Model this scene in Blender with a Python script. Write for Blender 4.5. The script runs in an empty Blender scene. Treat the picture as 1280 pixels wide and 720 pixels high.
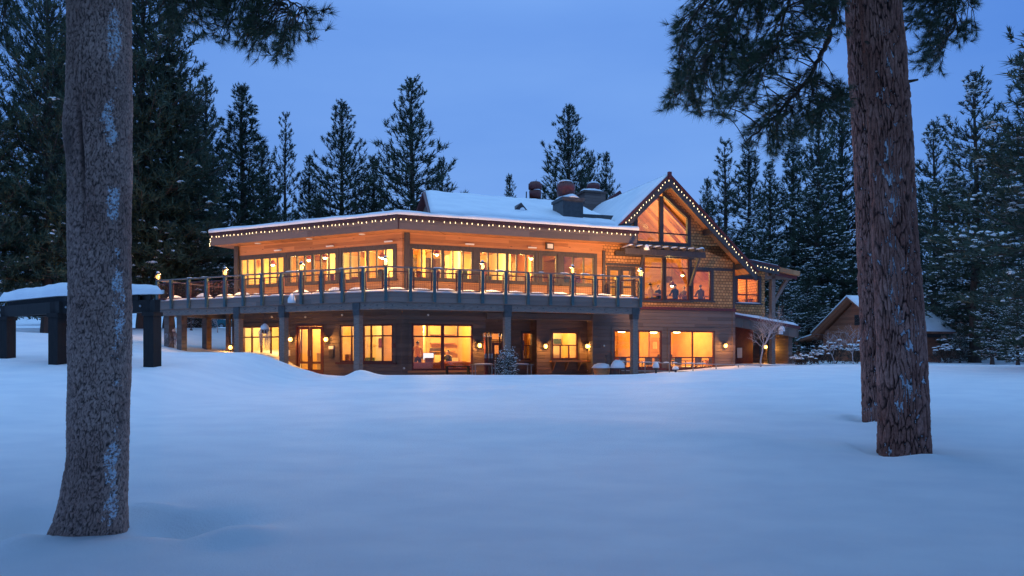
import bpy, bmesh, math, random
import numpy as np
from mathutils import Vector, noise as mnoise

sc = bpy.context.scene
COL = sc.collection
R = math.radians
rng = random.Random(7)

# ------------------------------------------------------------------ photo measurements
FPX, HOR, EYE = 870.0, 440.0, 1.5          # focal length in photo pixels, horizon row, eye height

def at(px, py, Y):
    return Vector(((px - 640) / FPX * Y, Y, EYE + (HOR - py) / FPX * Y))

def smooth(a, b, x):
    t = np.clip((np.asarray(x, float) - a) / (b - a), 0, 1)
    return t * t * (3 - 2 * t)

class Frame:
    """a local frame: u runs along a wall, v goes into the building, z is up"""
    def __init__(s, ox, oy, deg, flip=False):
        s.o = (ox, oy); a = R(deg)
        s.ux = (math.cos(a), math.sin(a))
        s.vx = (math.sin(a), -math.cos(a)) if flip else (-math.sin(a), math.cos(a))
        s.flip = flip
    def p(s, u, v, z):
        return Vector((s.o[0] + u * s.ux[0] + v * s.vx[0], s.o[1] + u * s.ux[1] + v * s.vx[1], z))
    def uz(s, px, py, v):
        k = (px - 640) / FPX
        ox = s.o[0] + v * s.vx[0]; oy = s.o[1] + v * s.vx[1]
        t = (k * oy - ox) / (s.ux[0] - k * s.ux[1])
        Y = oy + t * s.ux[1]
        return t, EYE + (HOR - py) / FPX * Y
    def u(s, px, v):
        return s.uz(px, 0, v)[0]

W = Frame(0, 0, 0)
CX, CY = -5.33, 29.0
FR = Frame(CX, CY, 20)                 # right wing and gable
FL = Frame(CX, CY, 155, True)          # left wing
T = math.tan(R(22.5))                  # mitre: corner lies at u = v*T in both frames

# ------------------------------------------------------------------ mesh builder
class MB:
    def __init__(s):
        s.v = []; s.f = []; s.m = []; s.uv = []
    def face(s, pts, m=0, uv=None):
        i = len(s.v); s.v.extend(pts); n = len(pts)
        s.f.append(tuple(range(i, i + n))); s.m.append(m)
        s.uv.append(uv if uv else [(0, 0)] * n)
        return s
    def box(s, fr, u0, u1, v0, v1, z0, z1, m=0):
        if u0 > u1: u0, u1 = u1, u0
        if v0 > v1: v0, v1 = v1, v0
        if z0 > z1: z0, z1 = z1, z0
        P = fr.p
        def q(a, b, c, d, ax):
            pts = [P(*k) for k in (a, b, c, d)]
            if ax == 0: uv = [(k[1], k[2]) for k in (a, b, c, d)]
            elif ax == 1: uv = [(k[0], k[2]) for k in (a, b, c, d)]
            else: uv = [(k[0], k[1]) for k in (a, b, c, d)]
            if fr.flip: pts.reverse(); uv.reverse()
            s.face(pts, m, uv)
        q((u0, v0, z0), (u1, v0, z0), (u1, v0, z1), (u0, v0, z1), 1)
        q((u1, v1, z0), (u0, v1, z0), (u0, v1, z1), (u1, v1, z1), 1)
        q((u1, v0, z0), (u1, v1, z0), (u1, v1, z1), (u1, v0, z1), 0)
        q((u0, v1, z0), (u0, v0, z0), (u0, v0, z1), (u0, v1, z1), 0)
        q((u0, v0, z1), (u1, v0, z1), (u1, v1, z1), (u0, v1, z1), 2)
        q((u0, v1, z0), (u1, v1, z0), (u1, v0, z0), (u0, v0, z0), 2)
        return s
    def bar(s, a, b, w, h, m=0, up=(0, 0, 1)):
        """square bar from a to b, w wide and h deep"""
        a = Vector(a); b = Vector(b); d = (b - a); L = d.length; d.normalize()
        upv = Vector(up)
        if abs(d.dot(upv)) > 0.98: upv = Vector((0, 1, 0))
        x = d.cross(upv).normalized() * (w / 2); y = x.cross(d).normalized() * (h / 2)
        c0 = [a - x - y, a + x - y, a + x + y, a - x + y]; c1 = [p + (b - a) for p in c0]
        for i in range(4):
            j = (i + 1) % 4
            ww = w if i % 2 == 0 else h
            s.face([c0[i], c0[j], c1[j], c1[i]], m, [(0, 0), (0, ww), (L, ww), (L, 0)])
        s.face(c0[::-1], m, [(0, 0), (0, w), (h, w), (h, 0)]); s.face(c1, m, [(0, 0), (0, w), (h, w), (h, 0)])
        return s
    def prism(s, poly, d, m=0, uv=None):
        """polygon (list of Vectors) extruded by vector d"""
        d = Vector(d); poly = [Vector(p) for p in poly]; n = len(poly)
        top = [p + d for p in poly]
        uvp = uv or [(p.x, p.y) for p in poly]
        s.face(poly[::-1], m, uvp[::-1]); s.face(top, m, uvp)
        for i in range(n):
            j = (i + 1) % n; e = (poly[j] - poly[i]).length
            s.face([poly[i], poly[j], top[j], top[i]], m, [(0, 0), (e, 0), (e, d.length), (0, d.length)])
        return s
    def tube(s, pts, rad, n=6, m=0, cap=True):
        pts = [Vector(p) for p in pts]
        if not hasattr(rad, '__len__'): rad = [rad] * len(pts)
        rings = []
        i0 = len(s.v)
        px = None
        for k, p in enumerate(pts):
            a = pts[max(k - 1, 0)]; b = pts[min(k + 1, len(pts) - 1)]
            d = (b - a).normalized()
            if px is None:
                px = d.orthogonal().normalized()
            px = (px - d * px.dot(d))
            px = px.normalized() if px.length > 1e-6 else d.orthogonal().normalized()
            py = d.cross(px)
            for j in range(n):
                t = 2 * math.pi * j / n
                s.v.append(p + (px * math.cos(t) + py * math.sin(t)) * rad[k])
        for k in range(len(pts) - 1):
            for j in range(n):
                a = i0 + k * n + j; b = i0 + k * n + (j + 1) % n
                s.f.append((a, b, b + n, a + n)); s.m.append(m)
                s.uv.append([(j, k), (j + 1, k), (j + 1, k + 1), (j, k + 1)])
        if cap:
            s.f.append(tuple(i0 + j for j in range(n))[::-1]); s.m.append(m); s.uv.append([(0, 0)] * n)
            e = i0 + (len(pts) - 1) * n
            s.f.append(tuple(e + j for j in range(n))); s.m.append(m); s.uv.append([(0, 0)] * n)
        return s
    def lathe(s, c, prof, n=16, m=0):
        """prof: list of (radius, height) round the vertical through c"""
        c = Vector(c)
        return s.tube([c + Vector((0, 0, h)) for r, h in prof], [max(r, .001) for r, h in prof], n, m)
    def dome(s, c, rx, ry, h, seed=0, n=12, rings=4, m=0, rot=0.0):
        """lump of settled snow"""
        c = Vector(c); i0 = len(s.v); cr, sr = math.cos(rot), math.sin(rot)
        for k in range(rings):
            t = k / rings * math.pi / 2
            for j in range(n):
                a = 2 * math.pi * j / n
                w = 1 + .16 * mnoise.noise(Vector((math.cos(a) * 1.3 + seed * 7.1, math.sin(a) * 1.3, k * .5 + seed)))
                x = math.cos(a) * rx * math.cos(t) * w; y = math.sin(a) * ry * math.cos(t) * w
                s.v.append(c + Vector((x * cr - y * sr, x * sr + y * cr, h * math.sin(t) * w)))
        s.v.append(c + Vector((0, 0, h)))
        for k in range(rings - 1):
            for j in range(n):
                a = i0 + k * n + j; b = i0 + k * n + (j + 1) % n
                s.f.append((a, b, b + n, a + n)); s.m.append(m); s.uv.append([(0, 0)] * 4)
        for j in range(n):
            a = i0 + (rings - 1) * n + j; b = i0 + (rings - 1) * n + (j + 1) % n
            s.f.append((a, b, i0 + rings * n)); s.m.append(m); s.uv.append([(0, 0)] * 3)
        s.f.append(tuple(i0 + j for j in range(n))[::-1]); s.m.append(m); s.uv.append([(0, 0)] * n)
        return s
    def build(s, name, mats, parent=None, smooth=False, merge=False):
        if not isinstance(mats, (list, tuple)): mats = [mats]
        org = ROOT.get(parent.name, Vector()) if parent else Vector()
        me = bpy.data.meshes.new(name)
        me.from_pydata([tuple(Vector(p) - org) for p in s.v], [], s.f)
        for mt in mats: me.materials.append(mt)
        me.polygons.foreach_set('material_index', s.m)
        l = me.uv_layers.new(name='UVMap')
        l.data.foreach_set('uv', [c for f in s.uv for p in f for c in p])
        if smooth: me.polygons.foreach_set('use_smooth', [True] * len(s.f))
        me.update()
        o = bpy.data.objects.new(name, me); COL.objects.link(o)
        if parent:
            o.parent = parent; ROOT[o.name] = org
        return o

ROOT = {}
def tag(o, label=None, cat=None, group=None, kind=None):
    if label: o['label'] = label
    if cat: o['category'] = cat
    if group: o['group'] = group
    if kind: o['kind'] = kind
    return o
def thing(name, loc, label, cat, group=None):
    o = bpy.data.objects.new(name, None); COL.objects.link(o)
    o.location = Vector(loc); o.empty_display_size = .2
    ROOT[o.name] = Vector(loc)
    return tag(o, label, cat, group)
def copy_tree(o, parent=None):
    c = o.copy(); COL.objects.link(c)
    if parent: c.parent = parent
    for ch in list(o.children): copy_tree(ch, c)
    return c

# ------------------------------------------------------------------ materials
def newmat(name):
    m = bpy.data.materials.new(name); m.use_nodes = True
    nt = m.node_tree
    return m, nt, nt.nodes, nt.links, nt.nodes['Principled BSDF']
def ramp(N, stops):
    r = N.new('ShaderNodeValToRGB'); e = r.color_ramp.elements
    while len(e) < len(stops): e.new(.5)
    for k, (p, c) in zip(e, stops):
        k.position = p; k.color = (*c, 1) if len(c) == 3 else c
    return r
def mat_noise(name, c1, c2, scale=8, rough=.7, bump=.1, dist=.02, detail=6, stretch=None, metal=0):
    m, nt, N, L, B = newmat(name)
    tc = N.new('ShaderNodeTexCoord'); n = N.new('ShaderNodeTexNoise'); n.inputs['Scale'].default_value = scale
    n.inputs['Detail'].default_value = detail
    src = tc.outputs['Object']
    if stretch:
        mp = N.new('ShaderNodeMapping'); mp.inputs['Scale'].default_value = stretch
        L.new(src, mp.inputs[0]); src = mp.outputs[0]
    L.new(src, n.inputs[0])
    r = ramp(N, [(.3, c1), (.7, c2)]); L.new(n.outputs[0], r.inputs[0]); L.new(r.outputs[0], B.inputs['Base Color'])
    B.inputs['Roughness'].default_value = rough; B.inputs['Metallic'].default_value = metal
    if bump:
        b = N.new('ShaderNodeBump'); b.inputs['Strength'].default_value = bump; b.inputs['Distance'].default_value = dist
        L.new(n.outputs[0], b.inputs['Height']); L.new(b.outputs[0], B.inputs['Normal'])
    return m
def mat_planks(name, c1, c2, w=.15, gap=.06, rough=.6, lap=True, knots=0.0, depth=.02):
    """boards running along UV.x, w metres wide; each board its own tint, grain along it"""
    m, nt, N, L, B = newmat(name)
    uv = N.new('ShaderNodeUVMap'); sp = N.new('ShaderNodeSeparateXYZ'); L.new(uv.outputs[0], sp.inputs[0])
    d = N.new('ShaderNodeMath'); d.operation = 'DIVIDE'; d.inputs[1].default_value = w; L.new(sp.outputs[1], d.inputs[0])
    fl = N.new('ShaderNodeMath'); fl.operation = 'FLOOR'; L.new(d.outputs[0], fl.inputs[0])
    fr = N.new('ShaderNodeMath'); fr.operation = 'FRACT'; L.new(d.outputs[0], fr.inputs[0])
    # board lengths
    o = N.new('ShaderNodeMath'); o.operation = 'MULTIPLY'; o.inputs[1].default_value = 1.37; L.new(fl.outputs[0], o.inputs[0])
    x = N.new('ShaderNodeMath'); x.operation = 'MULTIPLY_ADD'; x.inputs[1].default_value = .31; L.new(sp.outputs[0], x.inputs[0]); L.new(o.outputs[0], x.inputs[2])
    xf = N.new('ShaderNodeMath'); xf.operation = 'FLOOR'; L.new(x.outputs[0], xf.inputs[0])
    cb = N.new('ShaderNodeCombineXYZ'); L.new(xf.outputs[0], cb.inputs[0]); L.new(fl.outputs[0], cb.inputs[1])
    wn = N.new('ShaderNodeTexWhiteNoise'); wn.noise_dimensions = '2D'; L.new(cb.outputs[0], wn.inputs[0])
    # grain
    cg = N.new('ShaderNodeCombineXYZ'); sx = N.new('ShaderNodeMath'); sx.operation = 'MULTIPLY'; sx.inputs[1].default_value = 1.6; L.new(sp.outputs[0], sx.inputs[0])
    sy = N.new('ShaderNodeMath'); sy.operation = 'MULTIPLY'; sy.inputs[1].default_value = 26; L.new(sp.outputs[1], sy.inputs[0])
    L.new(sx.outputs[0], cg.inputs[0]); L.new(sy.outputs[0], cg.inputs[1]); L.new(wn.outputs[0], cg.inputs[2])
    g = N.new('ShaderNodeTexNoise'); g.inputs['Scale'].default_value = 1.0; g.inputs['Detail'].default_value = 5; L.new(cg.outputs[0], g.inputs[0])
    mx = N.new('ShaderNodeMath'); mx.operation = 'MULTIPLY_ADD'; mx.inputs[1].default_value = .55; L.new(wn.outputs[0], mx.inputs[0])
    ad = N.new('ShaderNodeMath'); ad.operation = 'MULTIPLY'; ad.inputs[1].default_value = .5; L.new(g.outputs[0], ad.inputs[0]); L.new(ad.outputs[0], mx.inputs[2])
    r = ramp(N, [(.1, c1), (.85, c2)]); L.new(mx.outputs[0], r.inputs[0])
    col = r.outputs[0]
    if knots:
        kn = N.new('ShaderNodeTexVoronoi'); kn.inputs['Scale'].default_value = 1.0
        ck = N.new('ShaderNodeCombineXYZ'); kx = N.new('ShaderNodeMath'); kx.operation = 'MULTIPLY'; kx.inputs[1].default_value = 1.7; L.new(sp.outputs[0], kx.inputs[0])
        ky = N.new('ShaderNodeMath'); ky.operation = 'MULTIPLY'; ky.inputs[1].default_value = 5.; L.new(sp.outputs[1], ky.inputs[0])
        L.new(kx.outputs[0], ck.inputs[0]); L.new(ky.outputs[0], ck.inputs[1]); L.new(ck.outputs[0], kn.inputs[0])
        kr = ramp(N, [(.06, (1, 1, 1)), (.14, (0, 0, 0))]); L.new(kn.outputs[0], kr.inputs[0])
        km = N.new('ShaderNodeMath'); km.operation = 'MULTIPLY'; km.inputs[1].default_value = knots; L.new(kr.outputs[0], km.inputs[0])
        mc = N.new('ShaderNodeMix'); mc.data_type = 'RGBA'; L.new(km.outputs[0], mc.inputs[0]); L.new(col, mc.inputs[6])
        mc.inputs[7].default_value = (c1[0] * .22, c1[1] * .2, c1[2] * .2, 1); col = mc.outputs[2]
    L.new(col, B.inputs['Base Color'])
    B.inputs['Roughness'].default_value = rough
    h = ramp(N, [(0, (0, 0, 0)), (gap, (1, 1, 1)), (1, (.35, .35, .35) if lap else (1, 1, 1))]); L.new(fr.outputs[0], h.inputs[0])
    b = N.new('ShaderNodeBump'); b.inputs['Strength'].default_value = 1; b.inputs['Distance'].default_value = depth
    L.new(h.outputs[0], b.inputs['Height'])
    b2 = N.new('ShaderNodeBump'); b2.inputs['Strength'].default_value = .3; b2.inputs['Distance'].default_value = .004
    L.new(g.outputs[0], b2.inputs['Height']); L.new(b.outputs[0], b2.inputs['Normal']); L.new(b2.outputs[0], B.inputs['Normal'])
    return m
def mat_shingle(name):
    m, nt, N, L, B = newmat(name)
    uv = N.new('ShaderNodeUVMap')
    bt = N.new('ShaderNodeTexBrick'); bt.inputs['Scale'].default_value = 1
    bt.inputs['Brick Width'].default_value = .2; bt.inputs['Row Height'].default_value = .16; bt.inputs['Mortar Size'].default_value = .012
    bt.inputs['Bias'].default_value = -.1
    bt.inputs['Color1'].default_value = (.66, .31, .115, 1); bt.inputs['Color2'].default_value = (.42, .18, .065, 1); bt.inputs['Mortar'].default_value = (.06, .03, .012, 1)
    L.new(uv.outputs[0], bt.inputs[0]); L.new(bt.outputs[0], B.inputs['Base Color'])
    B.inputs['Roughness'].default_value = .75
    b = N.new('ShaderNodeBump'); b.inputs['Distance'].default_value = .02; b.invert = True
    L.new(bt.outputs['Fac'], b.inputs['Height']); L.new(b.outputs[0], B.inputs['Normal'])
    return m
def mat_emit(name, col, s):
    m, nt, N, L, B = newmat(name)
    B.inputs['Base Color'].default_value = (*col, 1)
    B.inputs['Emission Color'].default_value = (*col, 1); B.inputs['Emission Strength'].default_value = s
    return m
def mat_glass(name, tint=(.93, .95, .95), coat=0.0):
    m, nt, N, L, B = newmat(name); N.remove(B)
    t = N.new('ShaderNodeBsdfTransparent'); t.inputs[0].default_value = (*tint, 1)
    g = N.new('ShaderNodeBsdfGlossy'); g.inputs['Roughness'].default_value = .01; g.inputs[0].default_value = (.9, .9, .9, 1)
    f = N.new('ShaderNodeFresnel'); f.inputs[0].default_value = 1.5
    sc_ = N.new('ShaderNodeMath'); sc_.operation = 'MULTIPLY'; sc_.operation = 'MULTIPLY_ADD'; sc_.inputs[1].default_value = 1.6; sc_.inputs[2].default_value = coat; sc_.use_clamp = True; L.new(f.outputs[0], sc_.inputs[0])
    ge = N.new('ShaderNodeNewGeometry'); fb_ = N.new('ShaderNodeMath'); fb_.operation = 'SUBTRACT'; fb_.inputs[0].default_value = 1; L.new(ge.outputs['Backfacing'], fb_.inputs[1])
    mu_ = N.new('ShaderNodeMath'); mu_.operation = 'MULTIPLY'; L.new(sc_.outputs[0], mu_.inputs[0]); L.new(fb_.outputs[0], mu_.inputs[1]); sc_ = mu_
    mx = N.new('ShaderNodeMixShader'); L.new(sc_.outputs[0], mx.inputs[0]); L.new(t.outputs[0], mx.inputs[1]); L.new(g.outputs[0], mx.inputs[2])
    L.new(mx.outputs[0], N['Material Output'].inputs[0])
    return m
def mat_snow(name, scale=1.0):
    m, nt, N, L, B = newmat(name)
    tc = N.new('ShaderNodeTexCoord')
    n1 = N.new('ShaderNodeTexNoise'); n1.inputs['Scale'].default_value = 1.3 * scale; n1.inputs['Detail'].default_value = 4
    n2 = N.new('ShaderNodeTexNoise'); n2.inputs['Scale'].default_value = 40 * scale; n2.inputs['Detail'].default_value = 5; n2.inputs['Roughness'].default_value = .7
    mp = N.new('ShaderNodeMapping'); mp.inputs['Scale'].default_value = (.75, 1.15, 1); mp.inputs['Rotation'].default_value = (0, 0, .3)
    L.new(tc.outputs['Object'], mp.inputs[0]); L.new(mp.outputs[0], n1.inputs[0]); L.new(tc.outputs['Object'], n2.inputs[0])
    B.inputs['Base Color'].default_value = (.84, .87, .91, 1)
    r = ramp(N, [(.35, (.80, .83, .88)), (.65, (.88, .90, .93))]); L.new(n1.outputs[0], r.inputs[0]); L.new(r.outputs[0], B.inputs['Base Color'])
    B.inputs['Roughness'].default_value = .62
    B.inputs['Specular IOR Level'].default_value = .25
    b1 = N.new('ShaderNodeBump'); b1.inputs['Strength'].default_value = .22; b1.inputs['Distance'].default_value = .06; L.new(n1.outputs[0], b1.inputs['Height'])
    b2 = N.new('ShaderNodeBump'); b2.inputs['Strength'].default_value = .55; b2.inputs['Distance'].default_value = .014; L.new(n2.outputs[0], b2.inputs['Height'])
    L.new(b1.outputs[0], b2.inputs['Normal']); L.new(b2.outputs[0], B.inputs['Normal'])
    return m
def mat_bark(name, c_fur, c_a, c_b, c_frost):
    m, nt, N, L, B = newmat(name)
    ac = N.new('ShaderNodeAttribute'); ac.attribute_name = 'crack'
    af = N.new('ShaderNodeAttribute'); af.attribute_name = 'frost'
    ai = N.new('ShaderNodeAttribute'); ai.attribute_name = 'plate'
    tc = N.new('ShaderNodeTexCoord'); n = N.new('ShaderNodeTexNoise'); n.inputs['Scale'].default_value = 42; n.inputs['Detail'].default_value = 8; n.inputs['Roughness'].default_value = .7
    L.new(tc.outputs['Object'], n.inputs[0])
    ad = N.new('ShaderNodeMath'); ad.operation = 'MULTIPLY_ADD'; ad.inputs[1].default_value = .6
    L.new(n.outputs[0], ad.inputs[0]); hp = N.new('ShaderNodeMath'); hp.operation = 'MULTIPLY'; hp.inputs[1].default_value = .45; L.new(ai.outputs['Fac'], hp.inputs[0]); L.new(hp.outputs[0], ad.inputs[2])
    r = ramp(N, [(.2, c_a), (.75, c_b)]); L.new(ad.outputs[0], r.inputs[0])
    mc = N.new('ShaderNodeMix'); mc.data_type = 'RGBA'; L.new(ac.outputs['Fac'], mc.inputs[0]); mc.inputs[6].default_value = (*c_fur, 1); L.new(r.outputs[0], mc.inputs[7])
    fa = N.new('ShaderNodeMath'); fa.operation = 'MULTIPLY_ADD'; fa.inputs[1].default_value = .9; L.new(n.outputs[0], fa.inputs[0]); 
    f2 = N.new('ShaderNodeMath'); f2.operation = 'SUBTRACT'; f2.inputs[1].default_value = .78; L.new(af.outputs['Fac'], f2.inputs[0]); L.new(f2.outputs[0], fa.inputs[2])
    fr = ramp(N, [(.24, (0, 0, 0)), (.34, (1, 1, 1))]); L.new(fa.outputs[0], fr.inputs[0])
    mf = N.new('ShaderNodeMix'); mf.data_type = 'RGBA'; L.new(fr.outputs[0], mf.inputs[0]); L.new(mc.outputs[2], mf.inputs[6]); mf.inputs[7].default_value = (*c_frost, 1)
    L.new(mf.outputs[2], B.inputs['Base Color']); B.inputs['Roughness'].default_value = .85
    B.inputs['Specular IOR Level'].default_value = .2
    b = N.new('ShaderNodeBump'); b.inputs['Strength'].default_value = .6; b.inputs['Distance'].default_value = .012
    L.new(n.outputs[0], b.inputs['Height']); L.new(b.outputs[0], B.inputs['Normal'])
    return m

M = {}
M['snow'] = mat_snow('snow')
M['siding'] = mat_planks('dark_siding', (.098, .066, .055), (.195, .135, .112), w=.19, gap=.08, depth=.03, rough=.65)
M['cedar'] = mat_planks('cedar_boards', (.30, .115, .042), (.60, .26, .105), w=.16, gap=.05, lap=False, knots=.8, depth=.008, rough=.5)
M['shingle'] = mat_shingle('cedar_shingles')
M['fascia'] = mat_planks('stained_fascia', (.085, .065, .062), (.145, .115, .11), w=.31, gap=.03, lap=False, depth=.01)
M['rim'] = mat_planks('deck_rim_boards', (.15, .105, .09), (.25, .18, .155), w=.21, gap=.05, lap=False, depth=.012)
M['trim'] = mat_noise('dark_trim', (.045, .035, .035), (.075, .06, .06), 14, .55, .1, stretch=(1, 1, .3))
M['maroon'] = mat_noise('maroon_paint', (.085, .016, .018), (.14, .028, .028), 9, .5, .05)
M['beam'] = mat_noise('weathered_timber', (.15, .115, .100), (.26, .205, .18), 10, .75, .25, stretch=(.6, .6, 4))
M['rail'] = mat_noise('teal_steel', (.045, .080, .09), (.07, .12, .132), 10, .45, .05)
M['black'] = mat_noise('black_timber', (.006, .0055, .007), (.014, .011, .012), 12, .85, .2, stretch=(1, 1, .25))
M['glass'] = mat_glass('window_glass')
M['glass_coat'] = mat_glass('coated_glass', (.9, .93, .92), .05)
M['glass_gable'] = mat_glass('gable_glass', (.9, .93, .92), .11)
M['wall_in'] = mat_noise('plaster_ochre', (.66, .40, .12), (.78, .50, .17), 2, .8, 0)
M['wall_pale'] = mat_noise('plaster_cream', (.80, .66, .34), (.86, .73, .42), 2, .8, 0)
M['wall_rust'] = mat_noise('plaster_rust', (.62, .33, .10), (.74, .42, .15), 2, .8, 0)
M['dark_in'] = mat_noise('dark_joinery', (.05, .03, .02), (.11, .065, .04), 6, .5, 0)
M['green_in'] = mat_noise('dark_green_cloth', (.04, .07, .045), (.07, .11, .06), 6, .8, 0)
M['wood_in'] = mat_planks('interior_wood', (.30, .14, .05), (.5, .26, .10), w=.14, gap=.04, lap=False, depth=.004)
M['lamp'] = mat_emit('lamp_glow', (1, .50, .12), 5.5)
M['bulb'] = mat_emit('bulb_glow', (1, .76, .42), 3.4)
M['pend'] = mat_emit('pendant_glow', (1, .66, .28), 22)
M['drip'] = mat_noise('dark_drip_edge', (.035, .014, .014), (.06, .022, .022), 9, .5, .05)
M['red_metal'] = mat_noise('rust_red_metal', (.10, .020, .020), (.16, .034, .03), 12, .5, .1)
M['needle'] = mat_noise('pine_needles', (.022, .042, .026), (.055, .085, .045), .9, .6, 0, detail=3)
M['needle_fg'] = mat_noise('long_pine_needles', (.030, .055, .030), (.075, .11, .055), 2.2, .55, 0, detail=3)
M['bark_far'] = mat_noise('far_bark', (.05, .035, .028), (.10, .07, .055), 6, .9, .3, stretch=(1, 1, .2))
M['bark_left'] = mat_bark('speckled_bark', (.085, .055, .048), (.27, .145, .112), (.66, .44, .36), (.70, .78, .85))
M['bark_right'] = mat_bark('plated_bark', (.036, .019, .018), (.22, .070, .046), (.56, .285, .225), (.70, .76, .84))
M['twig'] = mat_noise('twig_bark', (.06, .04, .03), (.11, .075, .055), 8, .85, .1)
M['frosty'] = mat_noise('frosted_twig', (.26, .20, .20), (.55, .50, .53), 20, .8, .1)
M['steel'] = mat_noise('grey_metal', (.22, .22, .23), (.32, .32, .33), 10, .4, .02, metal=.6)
M['white'] = mat_noise('white_enamel', (.70, .69, .66), (.80, .79, .76), 5, .5, 0)
M['yellow'] = mat_noise('yellow_door_paint', (.62, .38, .06), (.72, .46, .09), 3, .5, 0)
M['darkroof'] = mat_noise('dark_flashing', (.04, .042, .045), (.075, .075, .08), 6, .5, .1)
# ------------------------------------------------------------------ snow ground
def pl(x, pts):
    return np.interp(x, [p[0] for p in pts], [p[1] for p in pts])
def terrain(x, y):
    x = np.asarray(x, float); y = np.asarray(y, float)
    ctr = pl(y, [(-30, -.3), (0, -.02), (6, 0), (10, .08), (15, .25), (20, .43), (24, .55), (26.5, .60), (28, .58), (29.2, .30), (31, .2), (60, .5), (90, 2.5), (200, 9), (500, 12)])
    right = pl(y, [(-30, -.3), (0, -.02), (6, 0), (10, .10), (15, .36), (20, .66), (25, .90), (28, .97), (31, .90), (36, .75), (44, .80), (60, 1.1), (90, 3), (200, 10), (500, 14)])
    left = pl(y, [(-30, -.25), (0, -.02), (5, 0), (8, .10), (12, .30), (18, .82), (22, 1.18), (25, 1.44), (27, 1.49), (30, 1.40), (35, 1.40), (39, 1.6), (46, 2.35), (54, 3.15), (66, 3.75), (80, 4.2), (90, 4.8), (120, 8), (200, 14), (500, 18)])
    wr = smooth(3, 13, x - .12 * (y - 27))
    wl = smooth(-7.1, -10.4, x + .27 * (np.clip(y, 27, 44) - 27))
    wl = wl * smooth(4, 16, y) + smooth(-1, -9, x) * (1 - smooth(4, 16, y))
    z = ctr * (1 - wr) + right * wr
    z = z * (1 - wl) + left * wl
    z = z + .95 * smooth(-14.5, -21, x) * smooth(23, 30, y) * (1 - smooth(40, 60, y))
    # wind-drift undulation
    z = z + .020 * np.sin(x * .55 + y * .22 + .6) * np.sin(y * .48 - x * .1) * smooth(5, 10, y) * (1 - smooth(24, 28, y))
    z = z + .09 * np.exp(-((y - 12.2 + .28 * x - .5 * np.sin(x * .6 + 1)) / 1.3) ** 2) * smooth(-5, -1, x) * (1 - smooth(3, 6, x))
    z = z + .10 * np.exp(-((y - 19.5 - .22 * x - .6 * np.sin(x * .5)) / 1.1) ** 2) * smooth(-7, -3, x) * (1 - smooth(6, 11, x))
    # lumpy shovelled lip in front of the doors
    lip = np.exp(-((y - 26.8) / .9) ** 2)
    z = z + lip * (.07 * np.sin(x * 3.1 + 1) * smooth(-9, -7.6, x) * (1 - smooth(-6.2, -5.6, x)) + .20 * np.exp(-((x + 5.75) / .45) ** 2) - .12 * np.exp(-((x + 6.7) / .5) ** 2))
    # trodden, broken patch beside the left trunk
    bp_ = np.exp(-(((x - LT[0] - 1.0) / .30) ** 2 + ((y - LT[1] - .55) / .16) ** 2))
    z = z + bp_ * .055 * np.sin(x * 23 + 2 * np.sin(y * 17)) * np.sin(y * 29 + x * 7)
    # wells round the near trunks, drifts leaning on them
    def well(cx, cy, r, d):
        return -d * np.exp(-(((x - cx) / r) ** 2 + ((y - cy) / r) ** 2))
    z = z + well(LT[0] + .62, LT[1] + .42, .36, .30) + well(LT[0] - .95, LT[1] + .35, .45, .26)
    z = z + .10 * np.exp(-(((x - LT[0] - 1.15) / .35) ** 2 + ((y - LT[1] - .05) / .22) ** 2))
    for cx_, cy_ in (LT, RT1, RT2):
        d_ = np.hypot(x - cx_, y - cy_ - .3); z = z + .045 * np.exp(-((d_ - .62) / .16) ** 2) * (1 + .8 * np.sin(3 * np.arctan2(y - cy_ - .3, x - cx_) + cx_))
    z = z + well(RT1[0], RT1[1] + .35, .62, .12) + well(RT2[0], RT2[1] + .35, .62, .12)
    return z

LT = (at(110, 680, 5.62).x, 5.62)          # left pine
RT1 = (at(1129, 572, 9.7).x, 9.7)          # right pine, front
RT2 = (at(1108, 537, 13.0).x, 13.0)        # right pine, behind
def tz(x, y): return float(terrain(x, y))

xs = np.concatenate([np.linspace(-300, -45, 18), np.arange(-44, -14, 1.0), np.arange(-14, 18, .16), np.arange(18, 46, 1.0), np.linspace(48, 300, 18)])
ys = np.concatenate([np.linspace(-60, -2, 12), np.arange(-1, 3, .3), np.arange(3, 14, .11), np.arange(14, 32, .17), np.arange(32, 70, 1.0), np.linspace(72, 480, 22)])
gx, gy = np.meshgrid(xs, ys)
gz = terrain(gx, gy)
for i in range(gz.shape[0]):
    if not 2.5 < ys[i] < 29: continue
    for j in range(gz.shape[1]):
        if -14 < xs[j] < 18:
            gz[i, j] += .010 * mnoise.noise(Vector((xs[j] * .9, ys[i] * 1.6, 0))) + .005 * mnoise.noise(Vector((xs[j] * 3, ys[i] * 5, 3)))
nx, ny = len(xs), len(ys)
co = np.stack([gx, gy, gz], -1).reshape(-1, 3)
idx = np.arange(nx * ny).reshape(ny, nx)
fa = np.stack([idx[:-1, :-1], idx[:-1, 1:], idx[1:, 1:], idx[1:, :-1]], -1).reshape(-1, 4)
me = bpy.data.meshes.new('snow_ground'); me.from_pydata(co.tolist(), [], fa.tolist())
me.polygons.foreach_set('use_smooth', [True] * len(fa)); me.materials.append(M['snow'])
ground = bpy.data.objects.new('ground', me); COL.objects.link(ground); ground['kind'] = 'structure'

# ------------------------------------------------------------------ the lodge
lodge = thing('lodge', FR.p(5, 6, .3), 'large lit timber lodge with a wraparound upper deck and a glazed gable', 'lodge')
VW = 3.4                                    # wall plane behind the deck edge
Z0, ZD, ZS = -.2, 4.0, 7.12                 # ground, deck, soffit

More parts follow.
